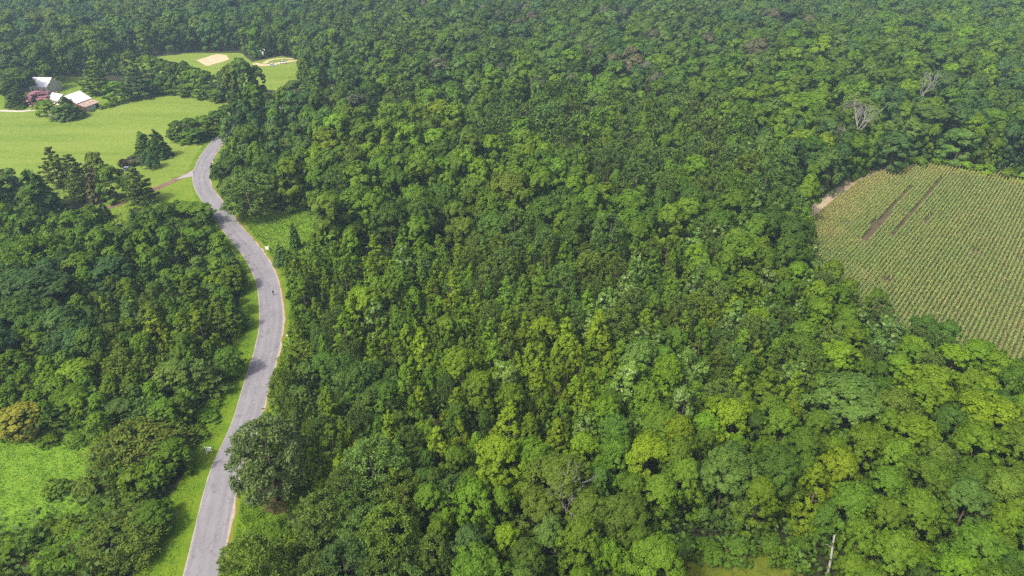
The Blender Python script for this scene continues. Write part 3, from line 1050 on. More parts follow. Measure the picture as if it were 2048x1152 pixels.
T(345, 722, 90, 'maple', 'gg', 8.5)
T(452, 690, 60, 'maple', 'mg', 8)
T(30, 806, 90, 'maple', 'go', 7.5, 'tree covered in golden yellow flower clusters at the rough meadow')
T(268, 848, 180, 'willow', 'ly', 6.5, 'wide olive-yellow willow thicket beside the white roadside sign')
T(338, 880, 80, 'maple', 'bg', 7.5, 'bright green tree against the olive thicket beside the verge')
T(225, 1035, 180, 'willow', 'ly', 5.5, 'olive-yellow willow thicket at the lower edge beside the verge')
T(290, 1012, 90, 'maple', 'mg', 5.5)
T(285, 800, 80, 'willow', 'gg', 6)
T(345, 795, 56, 'bush', 'yg', 5)
T(235, 798, 80, 'maple', 'gg', 6.5)
# garden row between the near wood and the meadow
T(10, 312, 96, 'maple', 'gg', 12, 'washed-out grey-green tree at the meadow edge', base=(15, 405))
T(42, 326, 32, 'spruce', 'bl', 13, 'slim blue spruce in the garden row beside the meadow', base=(44, 405))
T(22, 345, 30, 'spruce', 'dg', 11, 'slim dark spruce left of the blue spruce', base=(22, 408))
T(78, 312, 78, 'spruce', 'dg', 19, 'tall dark green spruce, broadest in the garden row', base=(92, 432))
T(118, 285, 66, 'layered', 'ol', 15, 'olive tiered pine rising above the garden row', base=(120, 372))
T(158, 295, 62, 'layered', 'ol', 13, 'lower olive tiered pine beside the taller one', base=(152, 372))
T(205, 292, 50, 'maple', 'ol', 12, 'olive bushy tree in the garden row', base=(207, 365))
T(165, 328, 56, 'layered', 'gg', 13, 'silvery tiered pine in the middle of the garden row', base=(160, 402))
T(192, 332, 42, 'spruce', (0.115, 0.125, 0.045), 13, 'brown-tipped conifer beside the silvery pine', base=(195, 402))
T(230, 334, 56, 'maple', 'mg', 13, 'dark leafy tree beside the brown-tipped conifer', base=(232, 402))
T(282, 328, 76, 'layered', 'ol', 14, 'soft olive white pine where the brick drive ends', base=(285, 405))
T(291, 254, 42, 'spruce', 'dg', 11, 'dark broad cedar on the meadow, its tip dead', base=(294, 312))
T(318, 250, 46, 'spruce', 'dg', 11.5, 'second dark broad cedar on the meadow', base=(320, 314))
T(300, 291, 40, 'weeping', 'bl', 8.5, 'weeping blue conifer in front of the dark cedars', base=(303, 336))
T(268, 312, 40, 'bush', 'pu', 3.2, 'purplish bare-looking bush beside the weeping conifer', base=(270, 328))
T(248, 320, 22, 'bush', (0.045, 0.022, 0.016), 3.0, 'dark red-brown bush at the mown edge', base=(250, 333))
T(213, 402, 26, 'spruce', 'gg', 6, 'small grey spruce on the garden lawn', base=(212, 438))
T(204, 430, 30, 'weeping', 'bl', 6, 'small weeping blue conifer on the garden lawn', base=(205, 462))
T(272, 412, 24, 'spruce', 'mg', 7, 'slim green conifer at the edge of the garden lawn', base=(270, 452))
T(50, 382, 56, 'maple', 'mg', 12)
T(138, 418, 66, 'maple', 'mg', 11)
T(175, 412, 54, 'maple', 'mg', 10)
T(300, 415, 60, 'maple', 'mg', 8)
T(380, 400, 90, 'maple', 'mg', 7.5, 'flat-topped green tree overhanging the road below the drive')
T(330, 402, 60, 'maple', 'mg', 8)
# the house and its trees
T(205, 112, 78, 'layered', 'mg', 17, 'great tiered pine behind the barn', base=(200, 188))
T(275, 127, 80, 'layered', 'bl', 15, 'tiered blue-green pine right of the round lawn tree', base=(280, 194))
T(237, 156, 50, 'maple', 'bg', 10.5, 'round bright tree on the meadow edge near the barn', base=(238, 206))
T(28, 124, 84, 'oak', 'dg', 16, 'dark oak spreading beside the white-roofed house', base=(36, 196))
T(30, 170, 40, 'spruce', 'dg', 9, 'dark cedar in front of the spreading oak', base=(36, 212))
T(104, 118, 36, 'maple', 'mg', 13, 'slim green tree behind the white-roofed house', base=(106, 178))
T(81, 178, 50, 'maple', 'pk', 6.5, 'pink flowering crape myrtle in front of the house', base=(80, 208))
T(94, 197, 42, 'maple', 'bg', 7, 'bright green round bush-tree by the house drive', base=(96, 232))
T(136, 190, 58, 'spruce', 'gg', 10, 'broad grey-green cedar in front of the barn', base=(138, 236))
T(40, 211, 24, 'bush', 'mg', 1.6, 'low green bush on the house drive', base=(42, 217))
T(182, 219, 10, 'bush', 'mg', 1.3, 'tiny clipped bush before the barn', base=(184, 223))
T(203, 213, 14, 'bush', 'mg', 1.6, 'low bush at the corner of the barn', base=(204, 218))
T(218, 207, 34, 'bush', 'mg', 1.6, 'low hedge-like bush under the round lawn tree', base=(220, 213))
T(474, 116, 8, 'spruce', 'bl', 3.2, 'tiny blue conifer alone on the far field', base=(474, 126))
T(262, 90, 46, 'maple', 'ol', 13, 'olive tree at the end of the hedgerow', base=(268, 150))
# hedgerow between the meadow and the far field
hedge = [(305, 122, 52, 'mg'), (330, 116, 50, 'dg'), (352, 108, 48, 'dg'), (374, 112, 46, 'dg'), (395, 128, 48, 'mg'), (414, 138, 46, 'dg'), (436, 150, 40, 'mg'), (452, 146, 46, 'bl'), (340, 150, 40, 'bg'), (372, 158, 38, 'mg'), (400, 166, 36, 'bg'), (430, 172, 36, 'mg'), (320, 150, 40, 'mg')]
for i, q in enumerate(hedge):
    T(q[0], q[1], q[2], 'oak' if i % 3 else 'maple', q[3], (17 if q[0] < 385 else 14.5) if q[1] < 148 else 6.5, None, base=(q[0] + 4, (176 + 0.17 * (q[0] - 300)) if q[1] < 148 else (182 + 0.16 * (q[0] - 300))))
T(494, 122, 56, 'maple', 'gg', 22, 'vine-hung tall tree between the two far fields', base=(496, 206))
T(522, 135, 40, 'maple', 'gg', 17, 'second vine-hung tree beside the white parked cars', base=(520, 198))
T(476, 160, 30, 'spruce', 'dg', 14, 'dark vine-clad trunk at the corner of the meadow', base=(474, 214))
T(472, 135, 42, 'maple', 'ol', 19, None, base=(474, 206))
T(512, 180, 60, 'oak', 'ol', 12)
T(495, 212, 48, 'maple', 'ol', 11)
T(600, 160, 74, 'oak', 'gg', 16, 'pale grey-green dome beside the hidden stretch of road', base=(598, 226))
# clump on the inside of the road bend
for q in [(358, 238, 44, 'dg', 9, 282), (382, 222, 46, 'dg', 9, 278), (408, 222, 44, 'mg', 9, 272), (436, 212, 46, 'dg', 9, 262), (456, 214, 40, 'dg', 9, 250), (395, 246, 50, 'mg', 6, 284), (430, 240, 40, 'bg', 5, 272), (372, 258, 40, 'mg', 5, 286)]:
    T(q[0], q[1], q[2], 'oak' if q[4] > 6 else 'maple', q[3], q[4], None, base=(q[0] + 2, q[5]))
# leafy bushes at the foot of the wood beside the corn
for q in [(1785, 305, 44), (1840, 312, 40), (1880, 310, 46), (1930, 318, 44), (1975, 326, 46), (2020, 335, 44), (2060, 342, 46), (1672, 334, 34), (1645, 352, 32), (1612, 366, 40), (1590, 392, 40), (1728, 314, 32), (2100, 350, 46)]:
    T(q[0], q[1], q[2], 'bush', 'bg' if q[0] % 3 else 'mg', 4.2)
# weeds and bushes on the near ground
for q in [(110, 960, 60, 'mg', 2), (130, 1040, 100, 'bg', 3), (20, 1070, 110, 'bg', 3), (95, 1100, 110, 'bg', 3), (170, 955, 70, 'ol', 3.5), (545, 1050, 80, 'bg', 2.4), (510, 1120, 80, 'bg', 2.0), (590, 1060, 90, 'yg', 5), (560, 1120, 90, 'bg', 3), (620, 1000, 80, 'bg', 6),
          (640, 1110, 90, 'bg', 5), (405, 820, 60, 'mg', 1.6), (385, 855, 60, 'mg', 1.6), (425, 800, 40, 'bg', 1.3), (1360, 1070, 90, 'dg', 4), (1420, 1082, 80, 'mg', 3.2), (1480, 1078, 80, 'dg', 3.4), (1545, 1072, 80, 'mg', 4), (1600, 1080, 80, 'mg', 4), (1325, 1108, 60, 'mg', 3), (95, 868, 50, 'bg', 1.6), (150, 870, 46, 'mg', 1.6)]:
    T(q[0], q[1], q[2], 'bush', q[3], q[4])

# ------------------------------------------------------------------ the rest of the wood, sown by local character
# (x, y in the photograph, [(kind, tint, weight)...], height, radius, spacing)
S = []


def seed(px, py, mixw, h, R):
    S.append((px, py, mixw, h, R))


YOUNG = [('sweetgum', 'bg', 4), ('sweetgum', 'mg', 5), ('sweetgum', 'yg', 1.6), ('pine', 'gg', .8), ('maple', 'mg', .8), ('tulip', 'pg', .4)]
YOUNGP = [('pine', 'gg', 3), ('pine', 'ol', 2), ('sweetgum', 'mg', 4), ('sweetgum', 'bg', 1), ('tulip', 'pg', .6), ('sweetgum', 'ol', 1)]
YELLOW = [('sweetgum', 'yg', 5), ('sweetgum', 'bg', 2), ('maple', 'yg', 1)]
CORNM = [('maple', 'bg', 3), ('sweetgum', 'yg', 1.5), ('pine', 'gg', 1.6), ('tulip', 'pg', 1.0), ('maple', 'mg', 2), ('sweetgum', 'bg', 2)]
DARKW = [('oak', 'dg', 3), ('maple', 'mg', 3), ('maple', 'bg', 1), ('oak', 'mg', 2), ('pine', 'gg', .6)]
PINES = [('pine', 'gg', 5), ('pine', 'mg', 2), ('pine', 'ol', 1.4), ('maple', 'mg', 1), ('maple', 'bg', .5)]
BRIGHTC = [('maple', 'bg', 3), ('maple', 'yg', 1.6), ('maple', 'mg', 3), ('oak', 'mg', 2), ('oak', 'ol', .8)]
FARM = [('oak', 'mg', 1), ('beech', 'mg', 2), ('beech', 'gg', 2.6), ('hickory', 'mg', 3), ('hickory', 'bl', 1.4), ('hickory', 'bg', .8), ('beech', 'dg', 1), ('oak', 'gg', 1), ('pine', 'gg', .8), ('oak', 'pu', .3), ('tulip', 'pg', .25)]  # greyer, bluer tints put some distance haze into the leaf colours
FARB = [('hickory', 'mg', 3), ('hickory', 'bg', 2), ('beech', 'bg', 1.5), ('beech', 'mg', 2.5), ('maple', 'mg', 1.5), ('oak', 'gg', 1), ('beech', 'bl', .8)]
FARG = [('beech', 'gg', 3.5), ('oak', 'mg', 2.0), ('oak', 'gg', 1.6), ('hickory', 'mg', 2), ('beech', 'pu', .9), ('hickory', 'bl', 1.2), ('hickory', 'bg', .4), ('beech', 'dg', .8)]  # greyed likewise: part of the far haze is painted into the tints
FARD = [('beech', 'dg', 2.4), ('oak', 'bl', 2.4), ('hickory', 'mg', 2.2), ('hickory', 'bl', 1.6), ('oak', 'mg', 1), ('beech', 'gg', 1), ('oak', 'ol', .3)]
THICK = [('willow', 'gg', 3), ('maple', 'gg', 2), ('sweetgum', 'mg', 2), ('maple', 'dg', 2)]
LOWER = [('maple', 'bg', 3), ('oak', 'mg', 2.5), ('maple', 'mg', 3), ('maple', 'yg', .8), ('oak', 'ol', .5), ('oak', 'gg', 1), ('oak', 'dg', 1.2), ('maple', 'dg', .8)]
for q in [(640, 520), (620, 620), (700, 520), (780, 540), (850, 500), (760, 620), (860, 580), (940, 560), (900, 640), (820, 720), (760, 760), (960, 620), (650, 840)]:
    seed(*q, YOUNG, 12, 3.3)
for q in [(1000, 500), (1060, 480), (1120, 490), (1190, 480), (1250, 490), (1100, 560), (1160, 560), (1320, 500), (1330, 560), (1400, 600), (1500, 640), (1440, 690), (1560, 660), (1660, 670), (1320, 480)]:
    seed(*q, YOUNGP, 12, 3.5)
for q in [(1010, 660), (1080, 690), (1150, 660), (1100, 770), (1180, 740), (690, 870), (1060, 820)]:
    seed(*q, YELLOW, 12, 3.2)
for q in [(1360, 640), (1450, 560), (1520, 600), (1600, 590), (1680, 600), (1720, 680), (1500, 720), (1580, 740), (1830, 700), (1640, 640), (1440, 480)]:
    seed(*q, CORNM, 12, 3.9)
for q in [(700, 360), (760, 400), (840, 400), (920, 390), (1000, 400), (1080, 410), (1160, 430), (1260, 430), (1340, 430), (1420, 400), (680, 430), (620, 380), (560, 330), (1480, 480)]:
    seed(*q, DARKW, 17, 5.0)
for q in [(1180, 260), (1240, 240), (1300, 260), (1360, 290), (1420, 300), (1460, 350), (1250, 330), (1320, 350), (1400, 350), (1130, 220), (1080, 250), (1500, 330), (1380, 240), (1550, 340), (1020, 240), (950, 240)]:
    seed(*q, PINES, 17, 4.6)
for q in [(720, 290), (800, 290), (880, 300), (820, 240), (960, 310), (900, 260), (1060, 320), (640, 300), (1140, 350), (1000, 350), (740, 240)]:
    seed(*q, BRIGHTC, 17, 5.2)
for q in [(620, 240), (560, 250), (530, 200), (680, 220), (640, 140), (700, 140), (560, 60), (600, 90)]:
    seed(*q, [('maple', 'mg', 3), ('oak', 'gg', 2), ('maple', 'bl', 2), ('oak', 'mg', 2), ('maple', 'bg', .8)], 16, 4.5)
for q in [(760, 170), (850, 130), (900, 90), (800, 80), (960, 180), (1040, 150), (1000, 100), (750, 40), (860, 40)]:
    seed(*q, FARM, 18.5, 6.2)
for q in [(1180, 150), (1300, 140), (1280, 100), (1350, 60), (1250, 50), (1450, 50), (1600, 30), (1380, 20), (1120, 60), (1020, 40), (1500, 90), (1420, 130), (1700, 20), (1560, 60)]:
    seed(*q, FARG, 18.5, 6.4)
for q in [(1450, 190), (1520, 200), (1600, 170), (1680, 150), (1750, 120), (1850, 120), (1900, 60), (1960, 110), (1640, 100), (1780, 60), (2000, 40), (1580, 130), (1720, 90), (1900, 150)]:
    seed(*q, FARB, 19, 6.2)
for q in [(1750, 240), (1830, 250), (2000, 250), (1960, 200), (2080, 220), (2030, 160), (2120, 120), (1560, 290), (1700, 290), (1590, 330)]:
    seed(*q, [('oak', 'dg', 2), ('oak', 'gg', 2), ('maple', 'bl', 2), ('maple', 'mg', 2), ('maple', 'bg', 1)], 17, 4.6)
for q in [(40, 40), (120, 30), (220, 40), (320, 30), (420, 40), (500, 40), (60, 90), (160, 80), (240, 70), (400, 80), (340, 70), (-60, 60), (-100, 130), (460, 85), (560, 20)]:
    seed(*q, FARD, 18, 6.2)
for q in [(100, 60), (270, 30), (350, 40)]:
    seed(*q, [('maple', 'ol', 2), ('maple', 'mg', 2), ('oak', 'ol', 1.5), ('oak', 'bl', 1)], 19, 6.0)
for q in [(680, 740), (720, 780), (650, 720), (740, 730)]:
    seed(*q, THICK, 8, 3.0)
for q in [(900, 1100), (1000, 1100), (1120, 1100), (1080, 900), (1200, 900), (1250, 780), (1330, 760), (1300, 1060), (1400, 960), (1400, 1060), (1500, 1000), (1580, 840), (1550, 780), (1640, 800), (1620, 1010), (1700, 1010), (1760, 950), (1850, 960), (1900, 880), (2000, 950), (1950, 1060), (2040, 1060),
          (1800, 830), (1750, 740), (1980, 850), (1860, 1050), (2100, 900)]:
    seed(*q, LOWER, 14.5, 4.2)
for q in [(880, 780), (840, 780), (900, 900), (980, 820), (860, 1000)]:
    seed(*q, [('maple', 'mg', 3), ('sweetgum', 'bg', 2), ('maple', 'dg', 1), ('pine', 'gg', 1), ('sweetgum', 'yg', 1)], 12.5, 3.4)
for q in [(720, 960), (700, 1060), (780, 1080), (640, 1100)]:
    seed(*q, [('pine', 'gg', 4), ('pine', 'ol', 2), ('sweetgum', 'yg', .6)], 13.5, 4.0)
for q in [(560, 740), (570, 800), (590, 850)]:
    seed(*q, [('willow', 'ol', 2), ('sweetgum', 'mg', 3), ('maple', 'gg', 2)], 8, 2.6)
# west of the road
for q in [(60, 500), (100, 560), (20, 620), (150, 600), (40, 560), (180, 620)]:
    seed(*q, [('oak', 'bl', 3), ('oak', 'dg', 3), ('maple', 'dg', 2)], 12.5, 3.8)
for q in [(30, 440), (100, 440), (180, 470), (260, 470), (300, 460), (-60, 460), (230, 450)]:
    seed(*q, [('maple', 'mg', 4), ('maple', 'bg', 2), ('oak', 'mg', 1)], 10, 3.2)
for q in [(330, 490), (400, 470), (430, 440), (450, 490), (380, 500), (300, 510)]:
    seed(*q, [('maple', 'mg', 3), ('maple', 'bg', 2.6), ('oak', 'mg', 1), ('maple', 'gg', .6)], 7, 2.7)
for q in [(260, 560), (320, 540), (290, 590), (220, 640), (200, 570)]:
    seed(*q, [('maple', 'mg', 3), ('maple', 'ol', 1.5), ('sweetgum', 'gg', 2), ('sweetgum', 'mg', 2)], 8.5, 2.6)
for q in [(340, 650), (400, 600), (430, 640), (300, 680), (460, 640), (380, 680)]:
    seed(*q, [('sweetgum', 'mg', 3), ('sweetgum', 'yg', 1.5), ('maple', 'mg', 2), ('sweetgum', 'ol', 1)], 9, 2.7)
for q in [(40, 700), (100, 720), (30, 770), (90, 780), (180, 720), (200, 760), (-60, 720)]:
    seed(*q, [('maple', 'bg', 4), ('maple', 'mg', 2)], 8.5, 3.0)
for q in [(250, 740), (310, 760), (380, 780), (430, 730), (270, 800), (200, 820)]:
    seed(*q, [('willow', 'ly', .8), ('maple', 'mg', 3), ('maple', 'bg', 1.6), ('maple', 'gg', 1.4)], 7.5, 2.8)
for q in [(240, 900), (320, 930), (300, 960), (230, 980), (340, 850)]:
    seed(*q, [('maple', 'bg', 3), ('maple', 'mg', 2), ('bush', 'bg', 2), ('willow', 'ly', 1.5)], 5, 2.4)
for q in [(60, 1120), (150, 1120), (240, 1140), (0, 1100), (40, 1160), (180, 1090)]:
    seed(*q, [('bush', 'bg', 3), ('maple', 'bg', 1), ('willow', 'ol', 1)], 4.2, 2.5)
seeds_xy = np.array([(s[0], s[1]) for s in S], float)

# dart throwing over the whole plain in view
cell = 4.0
grid = {}


def near_ok(x, y, R, slack):
    i, j = int(x // cell), int(y // cell)
    for a in range(i - 3, i + 4):
        for b in range(j - 3, j + 4):
            for (tx, ty, tR) in grid.get((a, b), ()):
                if (tx - x) ** 2 + (ty - y) ** 2 < (slack * (tR + R)) ** 2:
                    return False
    return True


def put(x, y, R):
    grid.setdefault((int(x // cell), int(y // cell)), []).append((x, y, R))


for t in TREES:
    put(t['x'], t['y'], t['R'])

n_c = 60000
# denser candidates close up
v = RNG.uniform(0, 1, n_c)
cy = np.where(RNG.uniform(size=n_c) < 0.35, RNG.uniform(52, 300, n_c), 300 + RNG.uniform(0, 1, n_c) ** 0.75 * 420)
half = 0.80 * np.sqrt(cy ** 2 + 70 ** 2) + 12
cx = RNG.uniform(-1, 1, n_c) * half
ang = np.linspace(0, 2 * math.pi, 8, endpoint=False)
blocked = np.zeros(n_c, bool)
rr_guess = 1.9
for poly in OPEN:
    blocked |= inside(poly, cx, cy)
    for a in ang:
        blocked |= inside(poly, cx + rr_guess * math.cos(a), cy + rr_guess * math.sin(a))
blocked |= dist_polyline(ROAD, cx, cy) < 7.0
bld = [at(165, 205)[:2], at(105, 195)[:2], at(78, 180)[:2], at(526, 108)[:2]]
for b, r in zip(bld, (11, 11, 11, 4)):
    blocked |= np.hypot(cx - b[0], cy - b[1]) < r
# keep the sight lines to the things seen through gaps
hidden_by = [P2([(540, 128), (575, 122), (575, 165), (535, 165)]), P2([(640, 188), (672, 176), (690, 225), (640, 235)]), P2([(60, 165), (205, 200), (205, 232), (60, 225)]), P2([(515, 100), (535, 98), (532, 122), (520, 122)])]
for poly in hidden_by:
    blocked |= inside(poly, cx, cy)
VIS = [np.array(v, float) for v in (
    [(1628, 420), (1690, 490), (1735, 532), (1790, 592), (1830, 632), (1910, 645), (1960, 684), (2048, 700), (2250, 760), (2250, 384), (2048, 364), (1900, 337), (1830, 332), (1790, 335), (1700, 372)],
    [(500, 452), (545, 432), (600, 430), (660, 440), (688, 456), (650, 470), (600, 470), (565, 500), (558, 540), (535, 500)],
    [(-200, 225), (130, 240), (205, 215), (330, 185), (462, 205), (440, 215), (350, 235), (335, 285), (415, 290), (395, 330), (320, 365), (300, 345), (260, 330), (200, 300), (110, 300), (60, 320), (-200, 325)],
    [(380, 108), (478, 108), (480, 130), (465, 145), (440, 142), (415, 135), (395, 130)], [(500, 128), (560, 115), (575, 125), (597, 162), (565, 165), (540, 150)],
    [(505, 540), (520, 600), (515, 680), (490, 760), (450, 870), (430, 940), (390, 1060), (350, 1152), (320, 1152), (315, 1020), (385, 930), (425, 830), (470, 720), (486, 620), (488, 560)],
    [(-100, 905), (70, 900), (150, 885), (185, 905), (170, 960), (140, 1010), (60, 1050), (-100, 1060)], [(1335, 1175), (1400, 1126), (1490, 1120), (1555, 1133), (1570, 1175)],
    [(320, 385), (384, 360), (388, 395), (330, 400)], [(185, 425), (255, 412), (265, 440), (235, 450)],
    [(384, 385), (384, 345), (412, 290), (452, 256), (468, 256), (440, 292), (420, 345), (422, 385), (445, 418), (512, 492), (545, 530), (568, 590), (568, 640), (548, 720), (525, 800), (475, 800), (520, 680), (510, 580), (470, 490), (430, 430)],
    [(475, 800), (525, 800), (505, 870), (470, 960), (440, 1152), (365, 1152), (430, 930)],
    [(-40, 335), (110, 300), (330, 335), (330, 400), (250, 428), (120, 425), (-40, 395)], [(400, 878), (440, 878), (440, 930), (400, 930)], [(520, 480), (550, 480), (550, 520), (520, 520)],
    [(165, 108), (310, 118), (322, 192), (215, 210), (165, 172)], [(1640, 1062), (1688, 1062), (1682, 1152), (1638, 1152)],
    [(60, 157), (100, 157), (160, 178), (200, 205), (190, 222), (160, 222), (125, 190), (95, 178)])]
NOFILL = [P2([(225, 150), (330, 158), (480, 168), (600, 165), (602, 214), (480, 240), (440, 285), (430, 215), (330, 186), (215, 204)])]
for poly in NOFILL:
    blocked |= inside(poly, cx, cy)
for poly in OPEN[:-1]:
    for a in ang[::2]:
        blocked |= inside(poly, cx + 2.2 * math.cos(a), cy + 2.2 * math.sin(a))


def hides(x, y, h, R):
    """does a crown here stand before something the photograph shows"""
    base = pix(x, y, 0)[1]
    top = pix(x, y, h)
    for a in (-0.55, 0.0, 0.55):
        qx = top[0] + a * R * FPX / top[2]
        for f in (0.0, 0.35):
            qy = top[1] + (base - top[1]) * f + abs(a) * 4
            for poly in VIS:
                if inside(poly, qx, qy):
                    return True
    return False


for i in range(n_c):
    if blocked[i]:
        continue
    x, y = cx[i], cy[i]
    px, py, d = pix(x, y, 13)
    k = int(np.argmin((seeds_xy[:, 0] - px - random.gauss(0, 14)) ** 2 + 1.6 * (seeds_xy[:, 1] - py - random.gauss(0, 8)) ** 2))
    _, _, mixw, h, R = S[k]
    if py > 1152 + 260 or py < -75:
        continue
    m = random.choices(mixw, [w[2] for w in mixw])[0]
    s = random.choice((0.62, 0.76, 0.88, 0.96, 1.0, 1.1, 1.28))
    h2, R2 = h * (0.55 + 0.45 * s) * random.uniform(0.86, 1.12), R * s
    if m[0] == 'oak':
        R2 *= 1.12
    if m[0] == 'tulip':
        h2 *= 1.1
    ok = near_ok(x, y, R2, 0.76 if d > 300 else 0.70 if d > 240 else 0.65 if d > 165 else 0.57)
    if ok and hides(x, y, h2, R2):
        h2, R2 = h2 * 0.7, R2 * 0.8
        ok = not hides(x, y, h2, R2)
    if ok:
        put(x, y, R2)
        TREES.append(dict(kind=m[0], x=x, y=y, h=h2, R=R2, tint=m[1], label=None, hand=False))

# ------------------------------------------------------------------ names of places for the labels
PLACES = [(540, 830, 'by the straight road'), (600, 1000, 'behind the roadside pine'), (600, 600, 'beside the curve of the road'), (640, 470, 'below the weedy clearing'), (560, 380, 'above the weedy clearing'),
          (470, 330, 'at the road bend'), (560, 250, 'beyond the road bend'), (640, 180, 'near the hidden road'), (760, 480, 'in front of the dark tall wood'), (760, 380, 'in the dark tall wood'), (900, 420, 'in the dark tall wood front'),
          (760, 600, 'in the young roadside wood'), (860, 700, 'in the young wood, west part'), (980, 560, 'in the young wood, north part'), (1100, 660, 'among the yellow-green pyramids'), (1220, 560, 'near the central tulip trees'),
          (1290, 700, 'around the broad tulip tree'), (1400, 620, 'in the young wood, east part'), (1180, 480, 'among the young pines'), (1360, 480, 'below the tall pine stand'), (1530, 430, 'by the corner of the corn'),
          (1620, 560, 'along the near corn edge'), (1760, 640, 'by the near corn corner'), (1960, 700, 'below the cornfield'), (1560, 700, 'in the wood below the corn'), (1700, 800, 'around the olive-grey oak'),
          (1880, 820, 'in the lower eastern wood'), (2000, 900, 'at the eastern picture edge'), (1600, 950, 'above the leaning bare trunk'), (1800, 1050, 'at the lower eastern corner'), (1450, 900, 'in the lower middle wood'),
          (1430, 1060, 'behind the mossy clearing'), (1250, 1000, 'at the lower edge, middle'), (1080, 950, 'around the sparse bare-branched crown'), (950, 900, 'behind the domed bright tree'), (950, 1080, 'at the lower edge of wood'),
          (760, 980, 'among the lower pines'), (700, 780, 'in the dark thicket strip'), (640, 1100, 'at the lower verge'), (880, 780, 'around the big bright maple'),
          (880, 280, 'in the bright tall wood'), (1040, 340, 'south of the pine stand'), (1250, 270, 'in the tall pine stand'), (1420, 320, 'in the pine stand, east end'), (1000, 240, 'at the west of the pine stand'),
          (1560, 290, 'west of the dead trees'), (1720, 260, 'around the grey dead trees'), (1880, 250, 'behind the corn'), (2020, 230, 'behind the corn, east end'), (1620, 180, 'above the dead trees'),
          (1780, 130, 'in the bright far wood'), (1950, 90, 'in the far eastern wood'), (1500, 140, 'in the far middle wood'), (1280, 130, 'in the grey-green far wood'), (1100, 130, 'behind the tall pines'),
          (900, 120, 'in the far western wood'), (760, 130, 'past the purplish oak'), (1400, 50, 'near the upper edge, middle'), (1750, 40, 'near the upper eastern edge'), (1050, 40, 'near the upper edge, west'), (780, 40, 'behind the western fields'),
          (600, 80, 'behind the white cars'), (450, 60, 'behind the sandy patch'), (300, 50, 'behind the hedgerow'), (150, 60, 'behind the house'), (30, 60, 'at the upper western corner'), (30, 160, 'beside the house'),
          (380, 140, 'in the hedgerow'), (480, 180, 'at the hedgerow end'), (400, 245, 'inside the road bend'), (100, 350, 'in the garden row'), (250, 390, 'by the garden lawn'), (380, 440, 'below the drive'),
          (60, 450, 'below the garden row'), (220, 480, 'south of the garden'), (60, 580, 'among the dark western oaks'), (200, 600, 'between oaks and pyramids'), (350, 560, 'near the small glade'), (440, 530, 'at the western verge'),
          (360, 640, 'around the twin pyramids'), (450, 680, 'along the western verge'), (60, 720, 'at the western picture edge'), (180, 760, 'north of the rough meadow'), (300, 760, 'behind the olive thicket'), (400, 800, 'by the western verge'),
          (290, 920, 'in the olive thicket'), (110, 980, 'in the rough meadow'), (200, 1100, 'at the lower western corner'), (1660, 380, 'along the farm track'), (1900, 330, 'at the foot of the far corn edge')]
places_xy = np.array([(q[0], q[1]) for q in PLACES], float)
used_names = [q[2] for q in PLACES]


def view_px(t):
    return pix(t['x'], t['y'], t['h'] * 0.85)


def in_frame(t):
    px, py, d = view_px(t)
    w = t['R'] * FPX / d
    return -w * 0.7 < px < 2048 + w * 0.7 and -w * 0.5 < py < 1152 + w * 0.5 + 6


for t in TREES:
    t['px'], t['py'], t['d'] = view_px(t)
    t['seen'] = in_frame(t)
LIMIT = 290
order = sorted(range(len(TREES)), key=lambda i: (not TREES[i]['hand'], TREES[i]['d']))
count, solo, rest = {}, [], []
for i in order:
    t = TREES[i]
    c = count.get(t['kind'], 0)
    if t['seen'] and c < LIMIT:
        count[t['kind']] = c + 1
        solo.append(t)
    else:
        rest.append(t)

solo_xy = np.array([(t['x'], t['y']) for t in solo])
made = {}
for i, t in enumerate(solo):
    if t['label']:
        continue
    nm, word, shape = KINDS[t['kind']][:3]
    tint = TINT[t['tint']][1] if isinstance(t['tint'], str) else 'dark'
    place = PLACES[int(np.argmin((places_xy[:, 0] - t['px']) ** 2 + 1.8 * (places_xy[:, 1] - t['py']) ** 2))][2]
    dd = np.hypot(solo_xy[:, 0] - t['x'], solo_xy[:, 1] - t['y'])
    dd[i] = 1e9
    nb = None
    for j in np.argsort(dd)[:6]:
        o = solo[int(j)]
        if dd[j] < 14 and (o['kind'], o['tint']) != (t['kind'], t['tint']) and isinstance(o['tint'], str):
            nb = o
            break
    big = t['R'] / KINDS[t['kind']][4]
    size = 'small ' if big < 0.80 else 'big ' if big > 1.12 else ''
    lab = f"{size}{tint} {shape} {word}"
    if nb is not None:
        dx, dy = t['px'] - nb['px'], (t['py'] - nb['py']) * 1.3
        rel = ('right of' if dx > 0 else 'left of') if abs(dx) > abs(dy) else ('in front of' if dy > 0 else 'behind')
        lab += f" {rel} {'small ' if nb['R'] / KINDS[nb['kind']][4] < 0.8 else ''}{TINT[nb['tint']][1]} {KINDS[nb['kind']][1]}"
    if lab[-1] != ',':
        lab += ' ' + place
    w = lab.split()
    if len(w) > 16:
        lab = lab.replace(' ' + shape, '', 1)
    if len(lab.split()) > 16:
        lab = lab.replace('small ', '').replace('big ', '')
    while len(lab.split()) > 16:
        lab = lab.replace(' thicket', '', 1) if ' thicket' in lab else ' '.join(lab.split()[1:])
    t['label'] = lab
    made[lab] = made.get(lab, 0) + 1
for t in solo:
    shared = made.get(t['label'], 0) > 1
    g = t['label'] if shared else f"{KINDS[t['kind']][1]}s of the wood"
    plant(t['kind'], t['x'], t['y'], t['h'], t['R'], t['tint'], label=t['label'], group=g)

